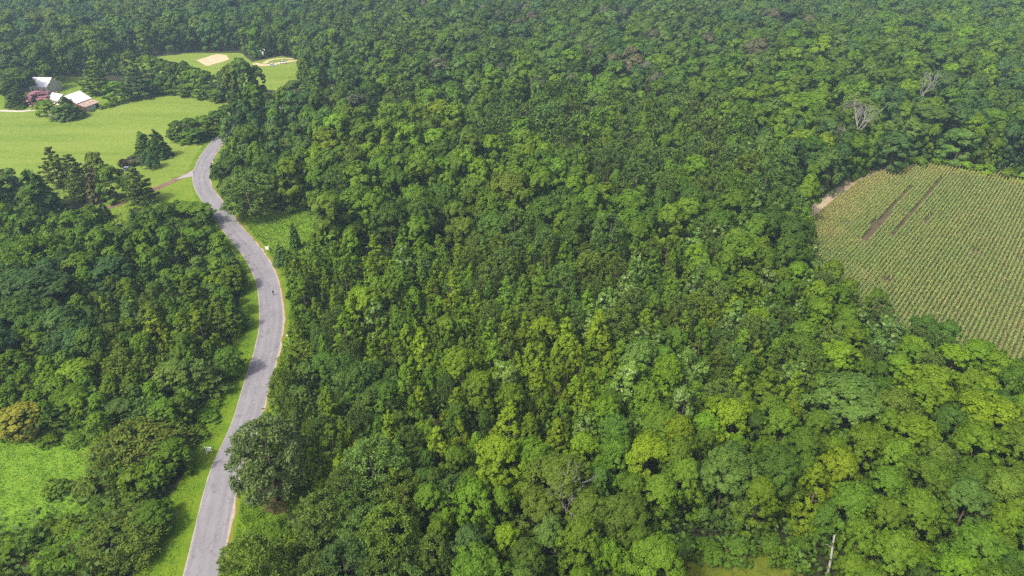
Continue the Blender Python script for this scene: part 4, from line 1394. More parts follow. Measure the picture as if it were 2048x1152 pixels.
# what is left over of each kind, and the trees just outside the picture: one wood of scattered crowns
SRC, src_of = [], {}
for kind in KINDS:
    for v in range(4):
        if any(t['kind'] == kind for t in rest):
            if kind in ('weeping', 'layered') and v > 1:
                continue
            src_of.setdefault(kind, []).append(len(SRC))
            rng = np.random.default_rng(sum(map(ord, kind)) * 17 + v * 13)
            h0, R0 = KINDS[kind][3:5]
            q, vv = make_crown(kind, h0, R0, 2, rng)
            q = q / np.array([R0, R0, h0])
            me = mesh_quads('wood_crown', q, [M['leaf_wood_inst']], vv)
            SRC.append(D.objects.new('wood_crown', me))
me = D.meshes.new('woodland')
me.from_pydata([(t['x'], t['y'], 0.0) for t in rest], [], [])
sc_, rot_, tint_, idx_ = [], [], [], []
for t in rest:
    base = np.array(TINT[t['tint']][0] if isinstance(t['tint'], str) else t['tint'])
    k = random.uniform(0.74, 1.26)
    w = random.uniform(-0.10, 0.10)
    tint_ += [*(base * k * np.array([1 + w, 1, 1 - w])), 1.0]
    sc_ += [t['R'] * random.uniform(0.94, 1.06), t['R'] * random.uniform(0.94, 1.06), t['h']]
    rot_ += [random.gauss(0, 0.03), random.gauss(0, 0.03), random.uniform(0, 6.283)]
    idx_.append(random.choice(src_of[t['kind']]))
for nm_, ty_, key_, val_ in (('size', 'FLOAT_VECTOR', 'vector', sc_), ('turn', 'FLOAT_VECTOR', 'vector', rot_), ('tint', 'FLOAT_COLOR', 'color', tint_), ('which', 'INT', 'value', idx_)):
    a = me.attributes.new(nm_, ty_, 'POINT')
    a.data.foreach_set(key_, np.array(val_, np.int32 if ty_ == 'INT' else np.float32))
wood = link(D.objects.new('woodland', me))
ng = D.node_groups.new('scattered_crowns', 'GeometryNodeTree')
ng.interface.new_socket('Geometry', in_out='INPUT', socket_type='NodeSocketGeometry')
ng.interface.new_socket('Geometry', in_out='OUTPUT', socket_type='NodeSocketGeometry')
gi, go = ng.nodes.new('NodeGroupInput'), ng.nodes.new('NodeGroupOutput')
g2i = ng.nodes.new('GeometryNodeGeometryToInstance')
for o in reversed(SRC):
    oi = ng.nodes.new('GeometryNodeObjectInfo')
    oi.inputs['Object'].default_value = o
    ng.links.new(oi.outputs['Geometry'], g2i.inputs[0])
iop = ng.nodes.new('GeometryNodeInstanceOnPoints')
iop.inputs['Pick Instance'].default_value = True


def attr(nm_, ty_):
    n = ng.nodes.new('GeometryNodeInputNamedAttribute')
    n.data_type = ty_
    n.inputs['Name'].default_value = nm_
    return n.outputs['Attribute']


ng.links.new(gi.outputs[0], iop.inputs['Points'])
ng.links.new(g2i.outputs[0], iop.inputs['Instance'])
ng.links.new(attr('which', 'INT'), iop.inputs['Instance Index'])
e2r = ng.nodes.new('FunctionNodeEulerToRotation')
ng.links.new(attr('turn', 'FLOAT_VECTOR'), e2r.inputs[0])
ng.links.new(e2r.outputs[0], iop.inputs['Rotation'])
ng.links.new(attr('size', 'FLOAT_VECTOR'), iop.inputs['Scale'])
ng.links.new(iop.outputs[0], go.inputs[0])
md = wood.modifiers.new('crowns', 'NODES')
md.node_group = ng
tag(wood, 'far-off woodland canopy of mixed green broadleaf crowns', None, None, 'stuff')
Q = []
print('TREES', len(TREES), 'solo', len(solo), count, 'rest', len(rest), 'quads', len(Q), 'distinct labels', len({t['label'] for t in solo}))


# ------------------------------------------------------------------ dead and bare trees
def bare_tree(name, x, y, h, R, seed_n, label, lean=(0, 0), levels=4, mat='dead_wood', r0=None, group=None):
    rng = np.random.default_rng(seed_n)
    root = empty(name, (x, y, 0))
    tr, br = MB(), []
    r0 = r0 or 0.013 * h + 0.05

    def grow(p, d, ln, r, lv, mb):
        pts, rad = [p], [r]
        q = p.copy()
        dd = d.copy()
        for s in range(3):
            dd = dd + rng.normal(0, 0.13, 3) + np.array([0, 0, 0.04])
            dd /= np.linalg.norm(dd)
            q = q + dd * ln / 3
            pts.append(q)
            rad.append(r * (1 - 0.23 * (s + 1)))
        mb.tube(pts, rad, 6 if lv < 2 else 4)
        if lv >= levels:
            return
        for j in range(3 if lv < 3 else 4):
            f = rng.uniform(0.35, 1.0)
            b = pts[0] + (pts[-1] - pts[0]) * f if j else pts[-1]
            k = unit(dd + rng.normal(0, 0.62, 3) + np.array([0, 0, 0.12]))
            grow(b, k, ln * rng.uniform(0.5, 0.74), max(0.018, r * 0.5), lv + 1, mb)
    top = np.array([lean[0], lean[1], h * 0.5])
    tr.tube([(0, 0, -0.1), top * 0.5 + [0.1, 0, 0], top], [r0 * 1.2, r0, r0 * 0.75], 8)
    tr.build('trunk', M[mat], root)
    for j in range(5):
        mb = MB()
        a = 2 * math.pi * j / 5 + rng.uniform(-0.4, 0.4)
        d = unit(np.array([math.cos(a) * R / h * 1.6, math.sin(a) * R / h * 1.6, 1.0]))
        grow(top * rng.uniform(0.75, 1.0), d, h * 0.27, r0 * 0.6, 1, mb)
        mb.build('branch', M[mat], root)
    return tag(root, label, 'dead tree', group)


g = at(1700, 318)
bare_tree('dead_tree', g[0], g[1], 26, 7, 3, 'largest leafless grey tree rising behind the corner of the corn')
g = at(1672, 322)
bare_tree('dead_tree', g[0], g[1], 15, 5, 5, 'lower leafless grey tree left of the largest dead one')
g = at(1828, 232)
bare_tree('dead_tree', g[0], g[1], 23, 7, 8, 'slanting leafless white tree further off behind the corn', lean=(1.5, 0))
g = at(1050, 318)
bare_tree('dead_tree', g[0], g[1], 20, 4, 12, 'pale bare limbs sticking out of the tall pine stand', mat='bark', r0=0.13)
g = at(960, 632)
bare_tree('dead_tree', g[0], g[1], 12.5, 1.6, 14, 'thin reddish bare snag inside the young wood', levels=3, mat='pine_bark')
g = at(1122, 1085)
bare_tree('dead_tree', g[0], g[1], 17.6, 6, 21, 'grey bare boughs showing through the sparse olive crown', r0=0.15, levels=4)
# leaning bare trunk beside the mossy clearing
g0, g1 = at(1651, 1172), at(1669, 1070, 7.2)
root = empty('leaning_trunk', tuple(g0))
dv = g1 - g0
mb = MB()
mb.tube([(0, 0, -0.1), dv * 0.5 + np.array([0.1, 0, 0]), dv], [0.24, 0.2, 0.13], 8)
mb.build('trunk', M['dead_wood'], root)
mb = MB()
mb.tube([dv * 0.75, dv * 0.75 + np.array([-0.9, 0.2, 0.6]), dv * 0.75 + np.array([-1.6, 0.1, 0.8])], [0.07, 0.05, 0.02], 5)
mb.build('branch', M['dead_wood'], root)
tag(root, 'pale leaning bare trunk beside the mossy clearing', 'tree trunk')

# ------------------------------------------------------------------ corn
a0, a1 = at(1785, 471)[:2], at(1877, 362)[:2]
rd = (a1 - a0) / np.linalg.norm(a1 - a0)
rn = np.array([rd[1], -rd[0]])
cc = corn_open.mean(0)
rows, sp, step = 1.08, 0.0, 0.30
xs, ys, rw = [], [], []
for i in range(-190, 190):
    s = np.arange(-170, 170, step)
    s = s + RNG.normal(0, 0.07, len(s))
    o = i * rows + RNG.normal(0, 0.05, len(s)) + 0.12 * np.sin(s * 0.05 + i * 0.1)
    xs.append(cc[0] + rd[0] * s + rn[0] * o)
    ys.append(cc[1] + rd[1] * s + rn[1] * o)
    rw.append(np.full(len(s), i))
xs, ys, rw = np.concatenate(xs), np.concatenate(ys), np.concatenate(rw)
keep = inside(corn_open, xs, ys)
px = 1024 + FPX * xs / (ys * CP + (CAM_H - 1) * SP)
keep &= px < 2170
xs, ys, rw = xs[keep], ys[keep], rw[keep]
keep = np.ones(len(xs), bool)
trk = P2([(1600, 446), (1617, 429), (1650, 401), (1682, 380), (1705, 362), (1745, 345), (1790, 335), (1830, 331)])
keep &= dist_polyline(trk, xs, ys) > 2.3
tram = [P2([(1780, 478), (1830, 414), (1879, 360)]), P2([(1722, 482), (1775, 428), (1822, 376)]), P2([(1843, 452), (1860, 432)])]
for line in tram:
    mid = (line[0] + line[-1]) / 2
    row = round(float((mid - cc) @ rn) / rows)
    along = (xs - cc[0]) * rd[0] + (ys - cc[1]) * rd[1]
    s0, s1 = sorted(float((p_ - cc) @ rd) for p_ in (line[0], line[-1]))
    keep &= ~((rw == row) & (along > s0) & (along < s1) & (RNG.uniform(size=len(xs)) < 0.97))
bare = P2([(1717, 486), (1733, 492), (1760, 455), (1785, 430), (1772, 425), (1745, 448)])
keep &= ~inside(bare, xs, ys)
for b, r in (((1647 + 300, 507), 1.6), ((1768, 465), 1.0), ((1770, 566), 1.8)):
    q = at(*b)
    keep &= np.hypot(xs - q[0], ys - q[1]) > r
xs, ys = xs[keep], ys[keep]
n = len(xs)
# dry, tan plants towards the edges and in patches
edge = np.minimum(dist_polyline(np.array(P2(corn_far)), xs, ys), 40)
pn = sum(np.sin(xs * f + p) * np.cos(ys * f * 1.3 + p * 2) for f, p in ((0.09, 1), (0.17, 3), (0.31, 5), (0.05, 2)))
dry_p = np.clip(0.17 + 0.10 * pn + 0.95 * np.exp(-(edge / 9.0) ** 2), 0.05, 0.95)
west = at(1660, 470)
dry_p = np.clip(dry_p + 0.5 * np.exp(-((xs - west[0]) ** 2 + (ys - west[1]) ** 2) / 60), 0, 0.97)
dry = RNG.uniform(size=n) < dry_p
hgt = RNG.uniform(1.9, 2.5, n) * (0.85 + 0.05 * pn.clip(-2, 2))
green = np.array([0.190, 0.300, 0.062])
tan = np.array([0.50, 0.34, 0.13])
lt = green * RNG.uniform(0.75, 1.3, (n, 1)) * np.array([1, 1, 1]) + 0
lt = np.where(dry[:, None], lt * 0.6 + tan * 0.5, lt)
quads, tints, vars_ = [], [], []
for b in range(6):
    a = RNG.uniform(0, 2 * math.pi, n)
    # leaves lie mostly across the row
    z = hgt * (0.30 + 0.11 * b)
    ln = RNG.uniform(0.45, 0.68, n) * (1.0 - 0.05 * b)
    dirx, diry = np.cos(a), np.sin(a)
    p0 = np.stack([xs, ys, z], 1)
    p1 = p0 + np.stack([dirx * ln * 0.5, diry * ln * 0.5, 0.20 * np.ones(n)], 1)
    p2 = p0 + np.stack([dirx * ln, diry * ln, -0.10 * RNG.uniform(0.2, 2, n)], 1)
    sd = np.stack([-diry, dirx, 0 * a], 1) * 0.10
    quads.append(np.stack([p0 - sd * 0.6, p1 - sd, p2, p1 + sd], 1))
    tints.append(lt * (0.9 + 0.05 * b))
    vars_.append(RNG.uniform(0.2, 0.75, n))
# tassel
for b in range(2):
    a = RNG.uniform(0, 2 * math.pi, n)
    p0 = np.stack([xs, ys, hgt * 0.95], 1)
    sd = np.stack([np.cos(a), np.sin(a), 0 * a], 1) * 0.10
    tp = p0 + np.stack([RNG.normal(0, 0.06, n), RNG.normal(0, 0.06, n), 0.42 * np.ones(n)], 1)
    quads.append(np.stack([p0, p0 * 0.45 + tp * 0.55 - sd, tp, p0 * 0.45 + tp * 0.55 + sd], 1))
    tints.append(np.tile(np.array([0.36, 0.36, 0.16]), (n, 1)) * RNG.uniform(0.8, 1.15, (n, 1)))
    vars_.append(RNG.uniform(0.2, 0.75, n))
corn = link(D.objects.new('corn_crop', mesh_quads('corn_crop', np.concatenate(quads), [M['leaf_wood']], np.concatenate(vars_), np.concatenate(tints))))
tag(corn, 'ripening corn in close rows with tan tassels', None, None, 'stuff')
print('corn plants', n)


# ------------------------------------------------------------------ weeds, rough grass and low growth on open ground
def scatter(poly, n, avoid_road=True):
    lo, hi = poly.min(0), poly.max(0)
    x, y = RNG.uniform(lo[0], hi[0], n * 3), RNG.uniform(lo[1], hi[1], n * 3)
    k = inside(poly, x, y)
    if avoid_road:
        k &= dist_polyline(ROAD, x, y) > 4.3
    x, y = x[k][:n], y[k][:n]
    return x, y


def tufts(name, label, areas, mat=M['leaf_wood']):
    QQ, VV, TT = [], [], []
    for poly, n, hgt, size, tint, patch in areas:
        x, y = scatter(poly, n)
        # growth in patches
        f = np.sin(x * 0.9 + 1.3 * np.sin(y * 0.7)) * np.cos(y * 1.1 + np.sin(x * 0.5)) + 0.6 * np.sin(x * 2.3 + y * 1.7)
        keep = RNG.uniform(-1.3, 1.3, len(x)) < f * patch + (1 - patch) * 1.3
        x, y, f = x[keep], y[keep], f[keep]
        z = hgt * RNG.uniform(0.1, 1.0, len(x)) * (0.75 + 0.3 * f.clip(-1, 1))
        pos = np.stack([x, y, np.maximum(z, 0.06)], 1)
        nrm = np.array([0, 0, 0.7]) + RNG.normal(0, 0.55, pos.shape)
        QQ.append(leaf_quads(pos, nrm, size, 0.6))
        VV.append(RNG.uniform(0, 1, len(x)))
        TT.append(np.array(tint) * RNG.uniform(0.75, 1.2, (len(x), 1)) * (1 + 0.1 * RNG.normal(size=(len(x), 3))))
    o = link(D.objects.new(name, mesh_quads(name, np.concatenate(QQ), [mat], np.concatenate(VV), np.concatenate(TT))))
    return tag(o, label, None, None, 'stuff')


tufts('weeds', 'rank green weeds over the clearings and rough meadow', [
    (grown(meadow_near, 5.0), 36000, 0.45, 0.20, (0.105, 0.185, 0.011), 0.75),
    (grown(clearing, 3.0), 17000, 0.9, 0.34, (0.125, 0.200, 0.014), 0.7),
    (verge_e, 8000, 0.5, 0.24, (0.10, 0.19, 0.012), 0.8),
    (gap_wood, 1500, 0.6, 0.34, (0.06, 0.13, 0.02), 0.5),
    (moss_clear, 9000, 0.35, 0.22, (0.10, 0.13, 0.015), 0.8)])
tufts('grass', 'short mown grass on the road verge', [
    (verge_w, 26000, 0.16, 0.17, (0.095, 0.185, 0.010), 0.5),
    (garden, 3000, 0.15, 0.25, (0.13, 0.21, 0.02), 0.5)])
# low growth under the near trees
n = 150000
gy = 55 + RNG.uniform(0, 1, n) ** 0.8 * 260
gx = RNG.uniform(-1, 1, n) * (0.8 * np.sqrt(gy ** 2 + 70 ** 2) + 5)
k = dist_polyline(ROAD, gx, gy) > 5.2
for poly in OPEN:
    k &= ~inside(poly, gx, gy)
    for a in ang:
        k &= ~inside(poly, gx + 0.4 * math.cos(a), gy + 0.4 * math.sin(a))
gx, gy = gx[k], gy[k]
pos = np.stack([gx, gy, 0.1 + np.where(gy < 115, 7.0, 4.5) * RNG.uniform(0, 1, len(gx)) ** 1.2], 1)
und = link(D.objects.new('undergrowth', mesh_quads('undergrowth', leaf_quads(pos, np.array([0, 0, 0.8]) + RNG.normal(0, 0.45, pos.shape), 0.75, 0.7), [M['leaf_wood']], RNG.uniform(0, 1, len(gx)),
                                                    np.array([0.060, 0.112, 0.016]) * RNG.uniform(0.7, 1.4, (len(gx), 1)))))
tag(und, 'shaded low growth on the forest floor', None, None, 'stuff')


# ------------------------------------------------------------------ buildings
def frame_from(pa, pb):
    """local axes: X along pa->pb, Y away from the camera"""
    d = pb[:2] - pa[:2]
    L = np.linalg.norm(d)
    return math.atan2(d[1], d[0]), L


# barn: the eave of the lean-to runs from (170,214) to (197.5,204)
pa, pb = at(170, 214.2, 2.6), at(197.5, 203.9, 2.6)
rz, L = frame_from(pa, pb)
L = max(8.5, min(L, 13.0))
barn = empty('barn', (pa[0], pa[1], 0), rz)
# local y: 0 lean-to eave, 4.2 joint, 9.6 ridge, 15 back eave
y1, y2, y3 = 4.6, 9.8, 14.5
z0, z1, z1b, z2 = 2.6, 3.9, 4.4, 7.6
mb = MB()
mb.box((L / 2, 0.55, z0 / 2 - 0.1), (L - 0.5, 0.2, z0 - 0.2))
mb.box((0.3, y1 / 2 + 0.3, 1.35), (0.2, y1 - 0.5, 2.7))
mb.box((L - 0.3, y1 / 2 + 0.3, 1.35), (0.2, y1 - 0.5, 2.7))
mb.build('lean_to_wall', M['barn_red'], barn)
mb = MB()
pts = [(y1, 0), (y3, 0), (y3, z1b - 0.1), (y2, z2 - 0.15), (y1, z1b - 0.1)]
v = [(0.25, a, b) for a, b in pts] + [(L - 0.25, a, b) for a, b in pts]
mb.add(v, [(4, 3, 2, 1, 0), (5, 6, 7, 8, 9)] + [(i, (i + 1) % 5, (i + 1) % 5 + 5, i + 5) for i in range(5)])
mb.build('wall', M['barn_red'], barn)


def ribbed_roof(name, quad, mat, ribs, parent):
    q = [np.array(x, float) for x in quad]                     # eave-left, eave-right, ridge-right, ridge-left
    mb = MB()
    mb.slab(q, 0.09)
    r = mb.build(name, mat, parent)
    nrm = np.cross(q[1] - q[0], q[3] - q[0])
    nrm /= np.linalg.norm(nrm)
    sh = None
    mbs = MB()
    ln = np.linalg.norm(q[3] - q[0])
    wx = (q[1] - q[0]) / np.linalg.norm(q[1] - q[0]) * 0.035
    e, t = q[0], q[3]
    mbs.slab([e - wx + nrm * 0.05, e + wx + nrm * 0.05, t + wx + nrm * 0.05, t - wx + nrm * 0.05], 0.048)
    me = mesh_py('rib', mbs.v, mbs.f, mat)
    for i in range(ribs + 1):
        o = D.objects.new('rib', me)
        o.location = tuple((q[1] - q[0]) * i / ribs)
        link(o, r)
    return r


ribbed_roof('roof', [(-0.4, y1 - 0.5, z1b - 0.25), (L + 0.4, y1 - 0.5, z1b - 0.25), (L + 0.4, y2, z2), (-0.4, y2, z2)], M['white_metal'], 14, barn)
ribbed_roof('back_roof', [(L + 0.4, y3 + 0.5, z1b - 0.25), (-0.4, y3 + 0.5, z1b - 0.25), (-0.4, y2 + 0.02, z2), (L + 0.4, y2 + 0.02, z2)], M['white_metal'], 14, barn)
ribbed_roof('lean_to_roof', [(-0.3, -0.3, z0), (L + 0.3, -0.3, z0), (L + 0.3, y1 - 0.06, z1), (-0.3, y1 - 0.06, z1)], M['rust'], 12, barn)
nd = 5
for i in range(nd):
    x = 0.7 + (L - 1.4) * (i + 0.5) / nd
    mb = MB()
    mb.box((x, 0.40, 1.0), ((L - 1.4) / nd * 0.82, 0.06, 1.9))
    d_ = mb.build('door', M['white_paint'] if i != 4 else M['dark_inside'], barn)  # the last is a dark panel, painted for the shade inside an opening
    mb = MB()
    mb.box((x, 0.35, 1.0), (0.12, 0.03, 1.7))
    mb.build('door_strip', M['dark_inside'], d_)  # dark strip down the middle of each panel
for x in (L * 0.3, L * 0.7):
    pass
tag(barn, 'red barn with a white metal roof and a rusty lean-to', 'barn')


def house(name, pa_px, width, depth, wall_h, roof_h, wallm, roofm, label, rz, wins=3):
    g = at(*pa_px)
    r = empty(name, (g[0], g[1], 0), rz)
    mb = MB()
    pts = [(0, 0), (depth, 0), (depth, wall_h), (depth / 2, wall_h + roof_h - 0.12), (0, wall_h)]
    v = [(0, a, b) for a, b in pts] + [(width, a, b) for a, b in pts]
    mb.add(v, [(4, 3, 2, 1, 0), (5, 6, 7, 8, 9)] + [(i, (i + 1) % 5, (i + 1) % 5 + 5, i + 5) for i in range(5)])
    mb.build('wall', M[wallm], r)
    o = 0.4
    zz = wall_h - roof_h * o / (depth / 2)
    ribbed_roof('roof', [(-o, -o, zz), (width + o, -o, zz), (width + o, depth / 2, wall_h + roof_h), (-o, depth / 2, wall_h + roof_h)], M[roofm], int(width * 1.3), r)
    ribbed_roof('back_roof', [(width + o, depth + o, zz), (-o, depth + o, zz), (-o, depth / 2 + 0.02, wall_h + roof_h), (width + o, depth / 2 + 0.02, wall_h + roof_h)], M[roofm], int(width * 1.3), r)
    for i in range(wins):
        x = width * (i + 0.5) / wins
        mb = MB()
        mb.box((x, -0.03, wall_h * 0.55), (1.1, 0.10, 1.3))
        w = mb.build('window', M['white_paint'], r)
        mb = MB()
        mb.box((x, -0.09, wall_h * 0.55), (0.9, 0.03, 1.1))
        mb.build('pane', M['dark_glass'], w)
    return tag(r, label, 'house'), r


house('farmhouse', (63, 188), 10, 11, 4.2, 3.4, 'house_wall', 'white_metal', 'farmhouse with a broad pale grey metal roof among dark trees', math.radians(-6))
_, wing = house('farmhouse', (100, 207), 8.0, 6.5, 2.9, 2.0, 'house_wall', 'white_metal', 'low white-roofed house between the pink crape myrtle and barn', math.radians(-28), 2)
mb = MB()
mb.box((3.0, 3.6, 4.9), (0.7, 0.7, 1.5))
mb.build('chimney', M['tan_wood'], wing)
# little red shed between the bushes
g = at(104, 236)
shed = empty('garden_shed', (g[0], g[1], 0), 0.1)
mb = MB()
mb.box((0, 0.8, 0.85), (2.2, 1.6, 1.7))
mb.build('wall', M['tan_wood'], shed)
mb = MB()
mb.slab([(-1.25, -0.2, 1.7), (1.25, -0.2, 1.7), (1.25, 1.8, 2.0), (-1.25, 1.8, 2.0)], 0.08)
mb.build('roof', M['rust'], shed)
mb = MB()
mb.box((0.2, -0.03, 0.75), (0.8, 0.06, 1.45))
mb.build('door', M['barn_red'], shed)
tag(shed, 'low reddish shed between the two bushes by the house', 'shed')
# white shed in the trees behind the parked cars
g = at(521, 109)
shed = empty('white_shed', (g[0], g[1], 0), 0.15)
mb = MB()
mb.add([(0, 0, 0), (2.8, 0, 0), (2.8, 2.6, 0), (0, 2.6, 0), (0, 0, 2.4), (2.8, 0, 2.4), (2.8, 2.6, 2.4), (0, 2.6, 2.4)], [(0, 1, 5, 4), (1, 2, 6, 5), (2, 3, 7, 6), (3, 0, 4, 7), (4, 5, 6, 7)])
mb.build('wall', M['white_paint'], shed)
mb = MB()
mb.slab([(-0.2, -0.2, 2.42), (3.0, -0.2, 2.42), (3.0, 1.3, 3.2), (-0.2, 1.3, 3.2)], 0.07)
mb.slab([(3.0, 2.8, 2.42), (-0.2, 2.8, 2.42), (-0.2, 1.32, 3.2), (3.0, 1.32, 3.2)], 0.07)
mb.build('roof', M['white_metal'], shed)
mb = MB()
mb.box((0.8, -0.03, 1.0), (0.9, 0.06, 2.0))
mb.build('door', M['grey_metal'], shed)
tag(shed, 'small white shed in the shade of trees beyond the cars', 'shed')


# ------------------------------------------------------------------ parked vehicles
def vehicle(loc, rz, paint, label, pickup=False):
    r = empty('parked_car', (loc[0], loc[1], 0.03), rz)
    W = 0.9
    prof = [(-2.25, 0.35), (-2.28, 0.75), (-2.1, 0.98), (-1.9, 1.0), (1.0, 0.98), (1.95, 0.85), (2.2, 0.65), (2.22, 0.35)]
    mb = MB()
    n = len(prof)
    v = [(x, -W, z) for x, z in prof] + [(x, W, z) for x, z in prof]
    mb.add(v, [tuple(range(n)), tuple(range(2 * n - 1, n - 1, -1))] + [(i, i + n, (i + 1) % n + n, (i + 1) % n) for i in range(n)])
    mb.build('body', paint, r, 0.05)
    cab = [(-1.9, 1.0), (-1.45, 1.46), (0.2, 1.5), (0.95, 1.0)] if not pickup else [(-0.55, 1.0), (-0.45, 1.62), (0.55, 1.64), (1.1, 1.0)]
    mb = MB()
    v = [(x, -W * (0.94 if z < 1.2 else 0.76), z) for x, z in cab] + [(x, W * (0.94 if z < 1.2 else 0.76), z) for x, z in cab]
    mb.add(v, [(0, 1, 2, 3), (7, 6, 5, 4), (0, 4, 5, 1), (1, 5, 6, 2), (2, 6, 7, 3), (3, 7, 4, 0)])
    c = mb.build('cabin', M['dark_glass'], r)
    mb = MB()
    (xa, za), (xb, zb) = cab[1], cab[2]
    mb.box(((xa + xb) / 2, 0, (za + zb) / 2 + 0.02), (xb - xa + 0.06, W * 1.54, 0.06))
    mb.build('roof', paint, r)
    if pickup:
        mb = MB()
        mb.box((-1.45, 0, 1.03), (1.5, 1.4, 0.06))
        mb.build('cargo_bed', M['dark_inside'], r)
    tm = MB()
    tm.tube([(0, -0.11, 0), (0, 0.11, 0)], [0.33, 0.33], 14)
    rm = MB()
    rm.tube([(0, -0.12, 0), (0, 0.12, 0)], [0.19, 0.19], 10)
    tmesh, rmesh = mesh_py('tyre', tm.v, tm.f, M['tyre']), mesh_py('rim', rm.v, rm.f, M['chrome'])
    for x in (-1.4, 1.4):
        for y in (-W + 0.08, W - 0.08):
            w = D.objects.new('wheel', tmesh)
            w.location = (x, y, 0.33)
            link(w, r)
            link(D.objects.new('rim', rmesh), w)
    hm = MB()
    hm.box((0, 0, 0), (0.06, 0.32, 0.14))
    hmesh = mesh_py('headlight', hm.v, hm.f, M['chrome'])
    for y in (-0.62, 0.62):
        o = D.objects.new('headlight', hmesh)
        o.location = (2.2, y, 0.66)
        link(o, r)
    return tag(r, label, 'car')


vehicle(at(546, 132), math.radians(20), M['car_white'], 'white car parked on the grass beside the gravel lane')
vehicle(at(566, 127), math.radians(8), M['car_white'], 'white pickup parked at the edge of the trees', True)
vehicle(at(258, 341), math.radians(15), M['car_grey'], 'grey-blue car half hidden behind the olive white pine')


# ------------------------------------------------------------------ signs
def sale_sign(px_, py_, rz, label, flip=1):
    g = at(px_, py_)
    r = empty('sale_sign', (g[0], g[1], 0.02), rz)
    mb = MB()
    mb.box((0, 0, 0.97), (0.13, 0.13, 1.95))
    po = mb.build('post', M['white_paint'], r, 0.012)
    mb = MB()
    mb.add([(-0.09, -0.09, 1.95), (0.09, -0.09, 1.95), (0.09, 0.09, 1.95), (-0.09, 0.09, 1.95), (0, 0, 2.08)], [(3, 2, 1, 0), (0, 1, 4), (1, 2, 4), (2, 3, 4), (3, 0, 4)])
    mb.build('cap', M['white_paint'], po)
    mb = MB()
    mb.box((flip * 0.50, 0, 1.72), (1.36, 0.10, 0.11))
    mb.build('arm', M['white_paint'], r, 0.01)
    mb = MB()
    mb.box((flip * 0.62, 0, 1.14), (0.98, 0.035, 0.80))
    pn_ = mb.build('panel', M['white_paint'], r, 0.006)
    for k, (zz, w, hh) in enumerate(((1.33, 0.80, 0.10), (1.12, 0.66, 0.045), (0.98, 0.72, 0.045))):
        mb = MB()
        mb.box((flip * 0.62, -0.021, zz), (w, 0.008, hh))
        mb.build('lettering_band', M['grey_print'], pn_)
    for x in (0.25, 0.98):
        mb = MB()
        mb.tube([(flip * x, 0, 1.54), (flip * x, 0, 1.67)], [0.012, 0.012], 5)
        mb.build('hook', M['chrome'], r)
    return tag(r, label, 'sign')


sale_sign(414.5, 908, math.radians(4), 'white hanging sign on a post on the broad western verge')
sale_sign(538.5, 503.5, math.radians(-10), 'white hanging sign on a post by the weedy clearing', -1)
g = at(576, 675)
r = empty('marker_board', (g[0], g[1], 0.02), 0.05)
mb = MB()
mb.box((0, 0, 0.62), (0.75, 0.04, 0.28))
mb.build('panel', M['white_paint'], r)
for x in (-0.25, 0.25):
    mb = MB()
    mb.box((x, 0.05, 0.30), (0.04, 0.04, 0.62))
    mb.build('stake', M['white_paint'], r)
tag(r, 'low white board at the edge of the olive thicket', 'board')


# ------------------------------------------------------------------ the person on the road
def skin_chain(verts, edges, radii, mat, name, parent, sub=2):
    me = D.meshes.new(name)
    me.from_pydata(verts, edges, [])
    o = link(D.objects.new(name, me), parent)
    me.materials.append(mat)
    md = o.modifiers.new('skin', 'SKIN')
    md.use_smooth_shade = True
    for i, r_ in enumerate(radii):
        me.skin_vertices[0].data[i].radius = (r_, r_) if not isinstance(r_, tuple) else r_
        me.skin_vertices[0].data[i].use_root = i == 0
    sb = o.modifiers.new('subsurf', 'SUBSURF')
    sb.levels = sub
    sb.render_levels = sub
    return o


g = at(547.5, 591)
person = empty('person', (g[0], g[1], 0.06), math.radians(200))
# pelvis, spine, chest, neck, head; legs; arms bent forward to hold a controller (faces +Y in its own frame)
V_ = [(0, 0, .95), (0, .0, 1.12), (0, .0, 1.32), (0, .0, 1.46), (0, .02, 1.54), (0, .03, 1.64), (0, .02, 1.73),
      (.10, 0, .90), (.115, .01, .50), (.12, -.02, .09), (.13, .12, .04),
      (-.10, 0, .90), (-.115, .02, .50), (-.12, 0, .09), (-.13, .14, .04),
      (.18, 0, 1.40), (.25, -.02, 1.14), (.12, .24, 1.13), (-.18, 0, 1.40), (-.25, -.02, 1.14), (-.12, .24, 1.13)]
E_ = [(0, 1), (1, 2), (2, 3), (3, 4), (4, 5), (5, 6), (0, 7), (7, 8), (8, 9), (9, 10), (0, 11), (11, 12), (12, 13), (13, 14), (2, 15), (15, 16), (16, 17), (2, 18), (18, 19), (19, 20)]
R_ = [(.16, .11), (.145, .10), (.17, .11), .055, .055, (.085, .10), (.075, .09), .085, .062, .045, .04, .085, .062, .045, .04, .06, .045, .033, .06, .045, .033]
skin_chain(V_, E_, R_, M['dark_cloth'], 'body', person)
skin_chain([(0, .055, 1.60), (0, .055, 1.66)], [(0, 1)], [(.07, .075), (.072, .075)], M['skin'], 'face', person, 2)
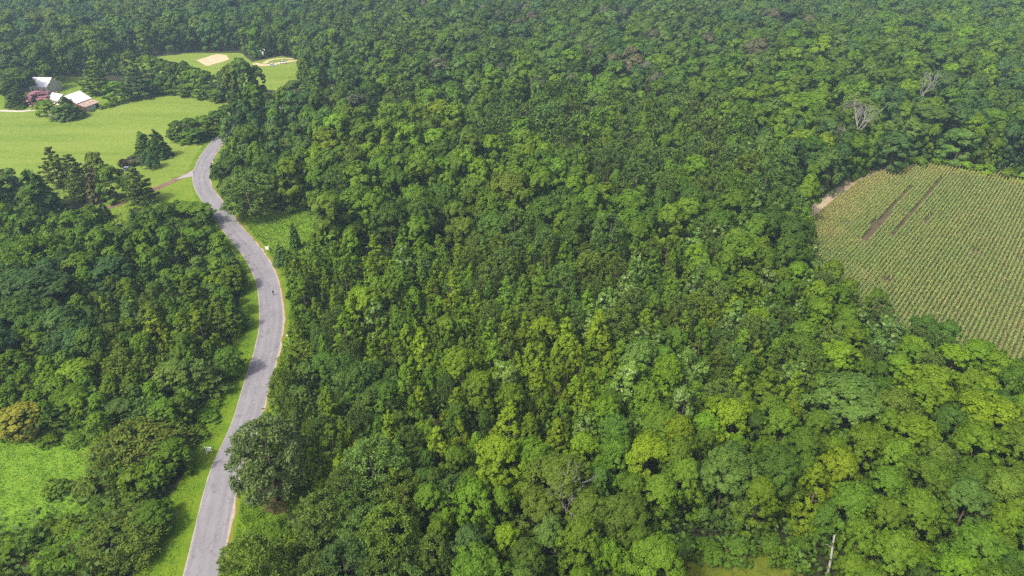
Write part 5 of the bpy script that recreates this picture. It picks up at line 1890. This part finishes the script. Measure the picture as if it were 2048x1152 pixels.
skin_chain([(0, .005, 1.66), (0, .0, 1.74)], [(0, 1)], [(.09, .105), (.08, .09)], M['hair'], 'hair', person, 2)
for s in (1, -1):
    hand = skin_chain([(s * .12, .24, 1.13), (s * .09, .31, 1.13)], [(0, 1)], [.032, .036], M['skin'], 'hand', person, 1)
    for k in range(4):
        mb = MB()
        b0 = np.array([s * (.105 - .012 * k), .30 + .006 * k, 1.155 - .018 * k])
        ln = (.030, .036, .034, .026)[k]
        mb.tube([b0, b0 + [-s * .018, ln, 0], b0 + [-s * .045, ln * 1.1, -.004]], [.009, .0085, .007], 6)
        mb.build('finger', M['skin'], hand)
    mb = MB()
    mb.tube([(s * .085, .28, 1.15), (s * .055, .30, 1.175), (s * .04, .325, 1.18)], [.011, .010, .008], 6)
    mb.build('thumb', M['skin'], hand)
tag(person, 'person in dark clothes standing on the road with both hands raised at the waist', 'person')
ctrl = empty('hand_controller', (g[0] - .335 * math.sin(math.radians(200)), g[1] + .335 * math.cos(math.radians(200)), 1.19), math.radians(200))
mb = MB()
mb.box((0, 0, 0), (.16, .09, .045))
mb.build('case', M['device'], ctrl, .01)
mb = MB()
mb.box((0, .045, .05), (.15, .012, .075))
mb.build('screen', M['dark_glass'], ctrl)
tag(ctrl, 'small grey controller held by the person on the road', 'controller')

# ------------------------------------------------------------------ air
hz = MB()
hz.add([(-1400, -120, -1), (1400, -120, -1), (1400, 1400, -1), (-1400, 1400, -1), (-1400, -120, 103), (1400, -120, 103), (1400, 1400, 103), (-1400, 1400, 103)],
       [(3, 2, 1, 0), (4, 5, 6, 7), (0, 1, 5, 4), (1, 2, 6, 5), (2, 3, 7, 6), (3, 0, 4, 7)])
hm, nt, bs, out = new_mat('haze_air')
nt.nodes.remove(bs)
vol = nt.nodes.new('ShaderNodeVolumePrincipled')
vol.inputs['Color'].default_value = (0.58, 0.82, 1.0, 1)
vol.inputs['Density'].default_value = 0.00027
vol.inputs['Anisotropy'].default_value = 0.2
nt.links.new(vol.outputs[0], out.inputs['Volume'])
hobj = hz.build('haze', hm)
tag(hobj, kind='stuff')
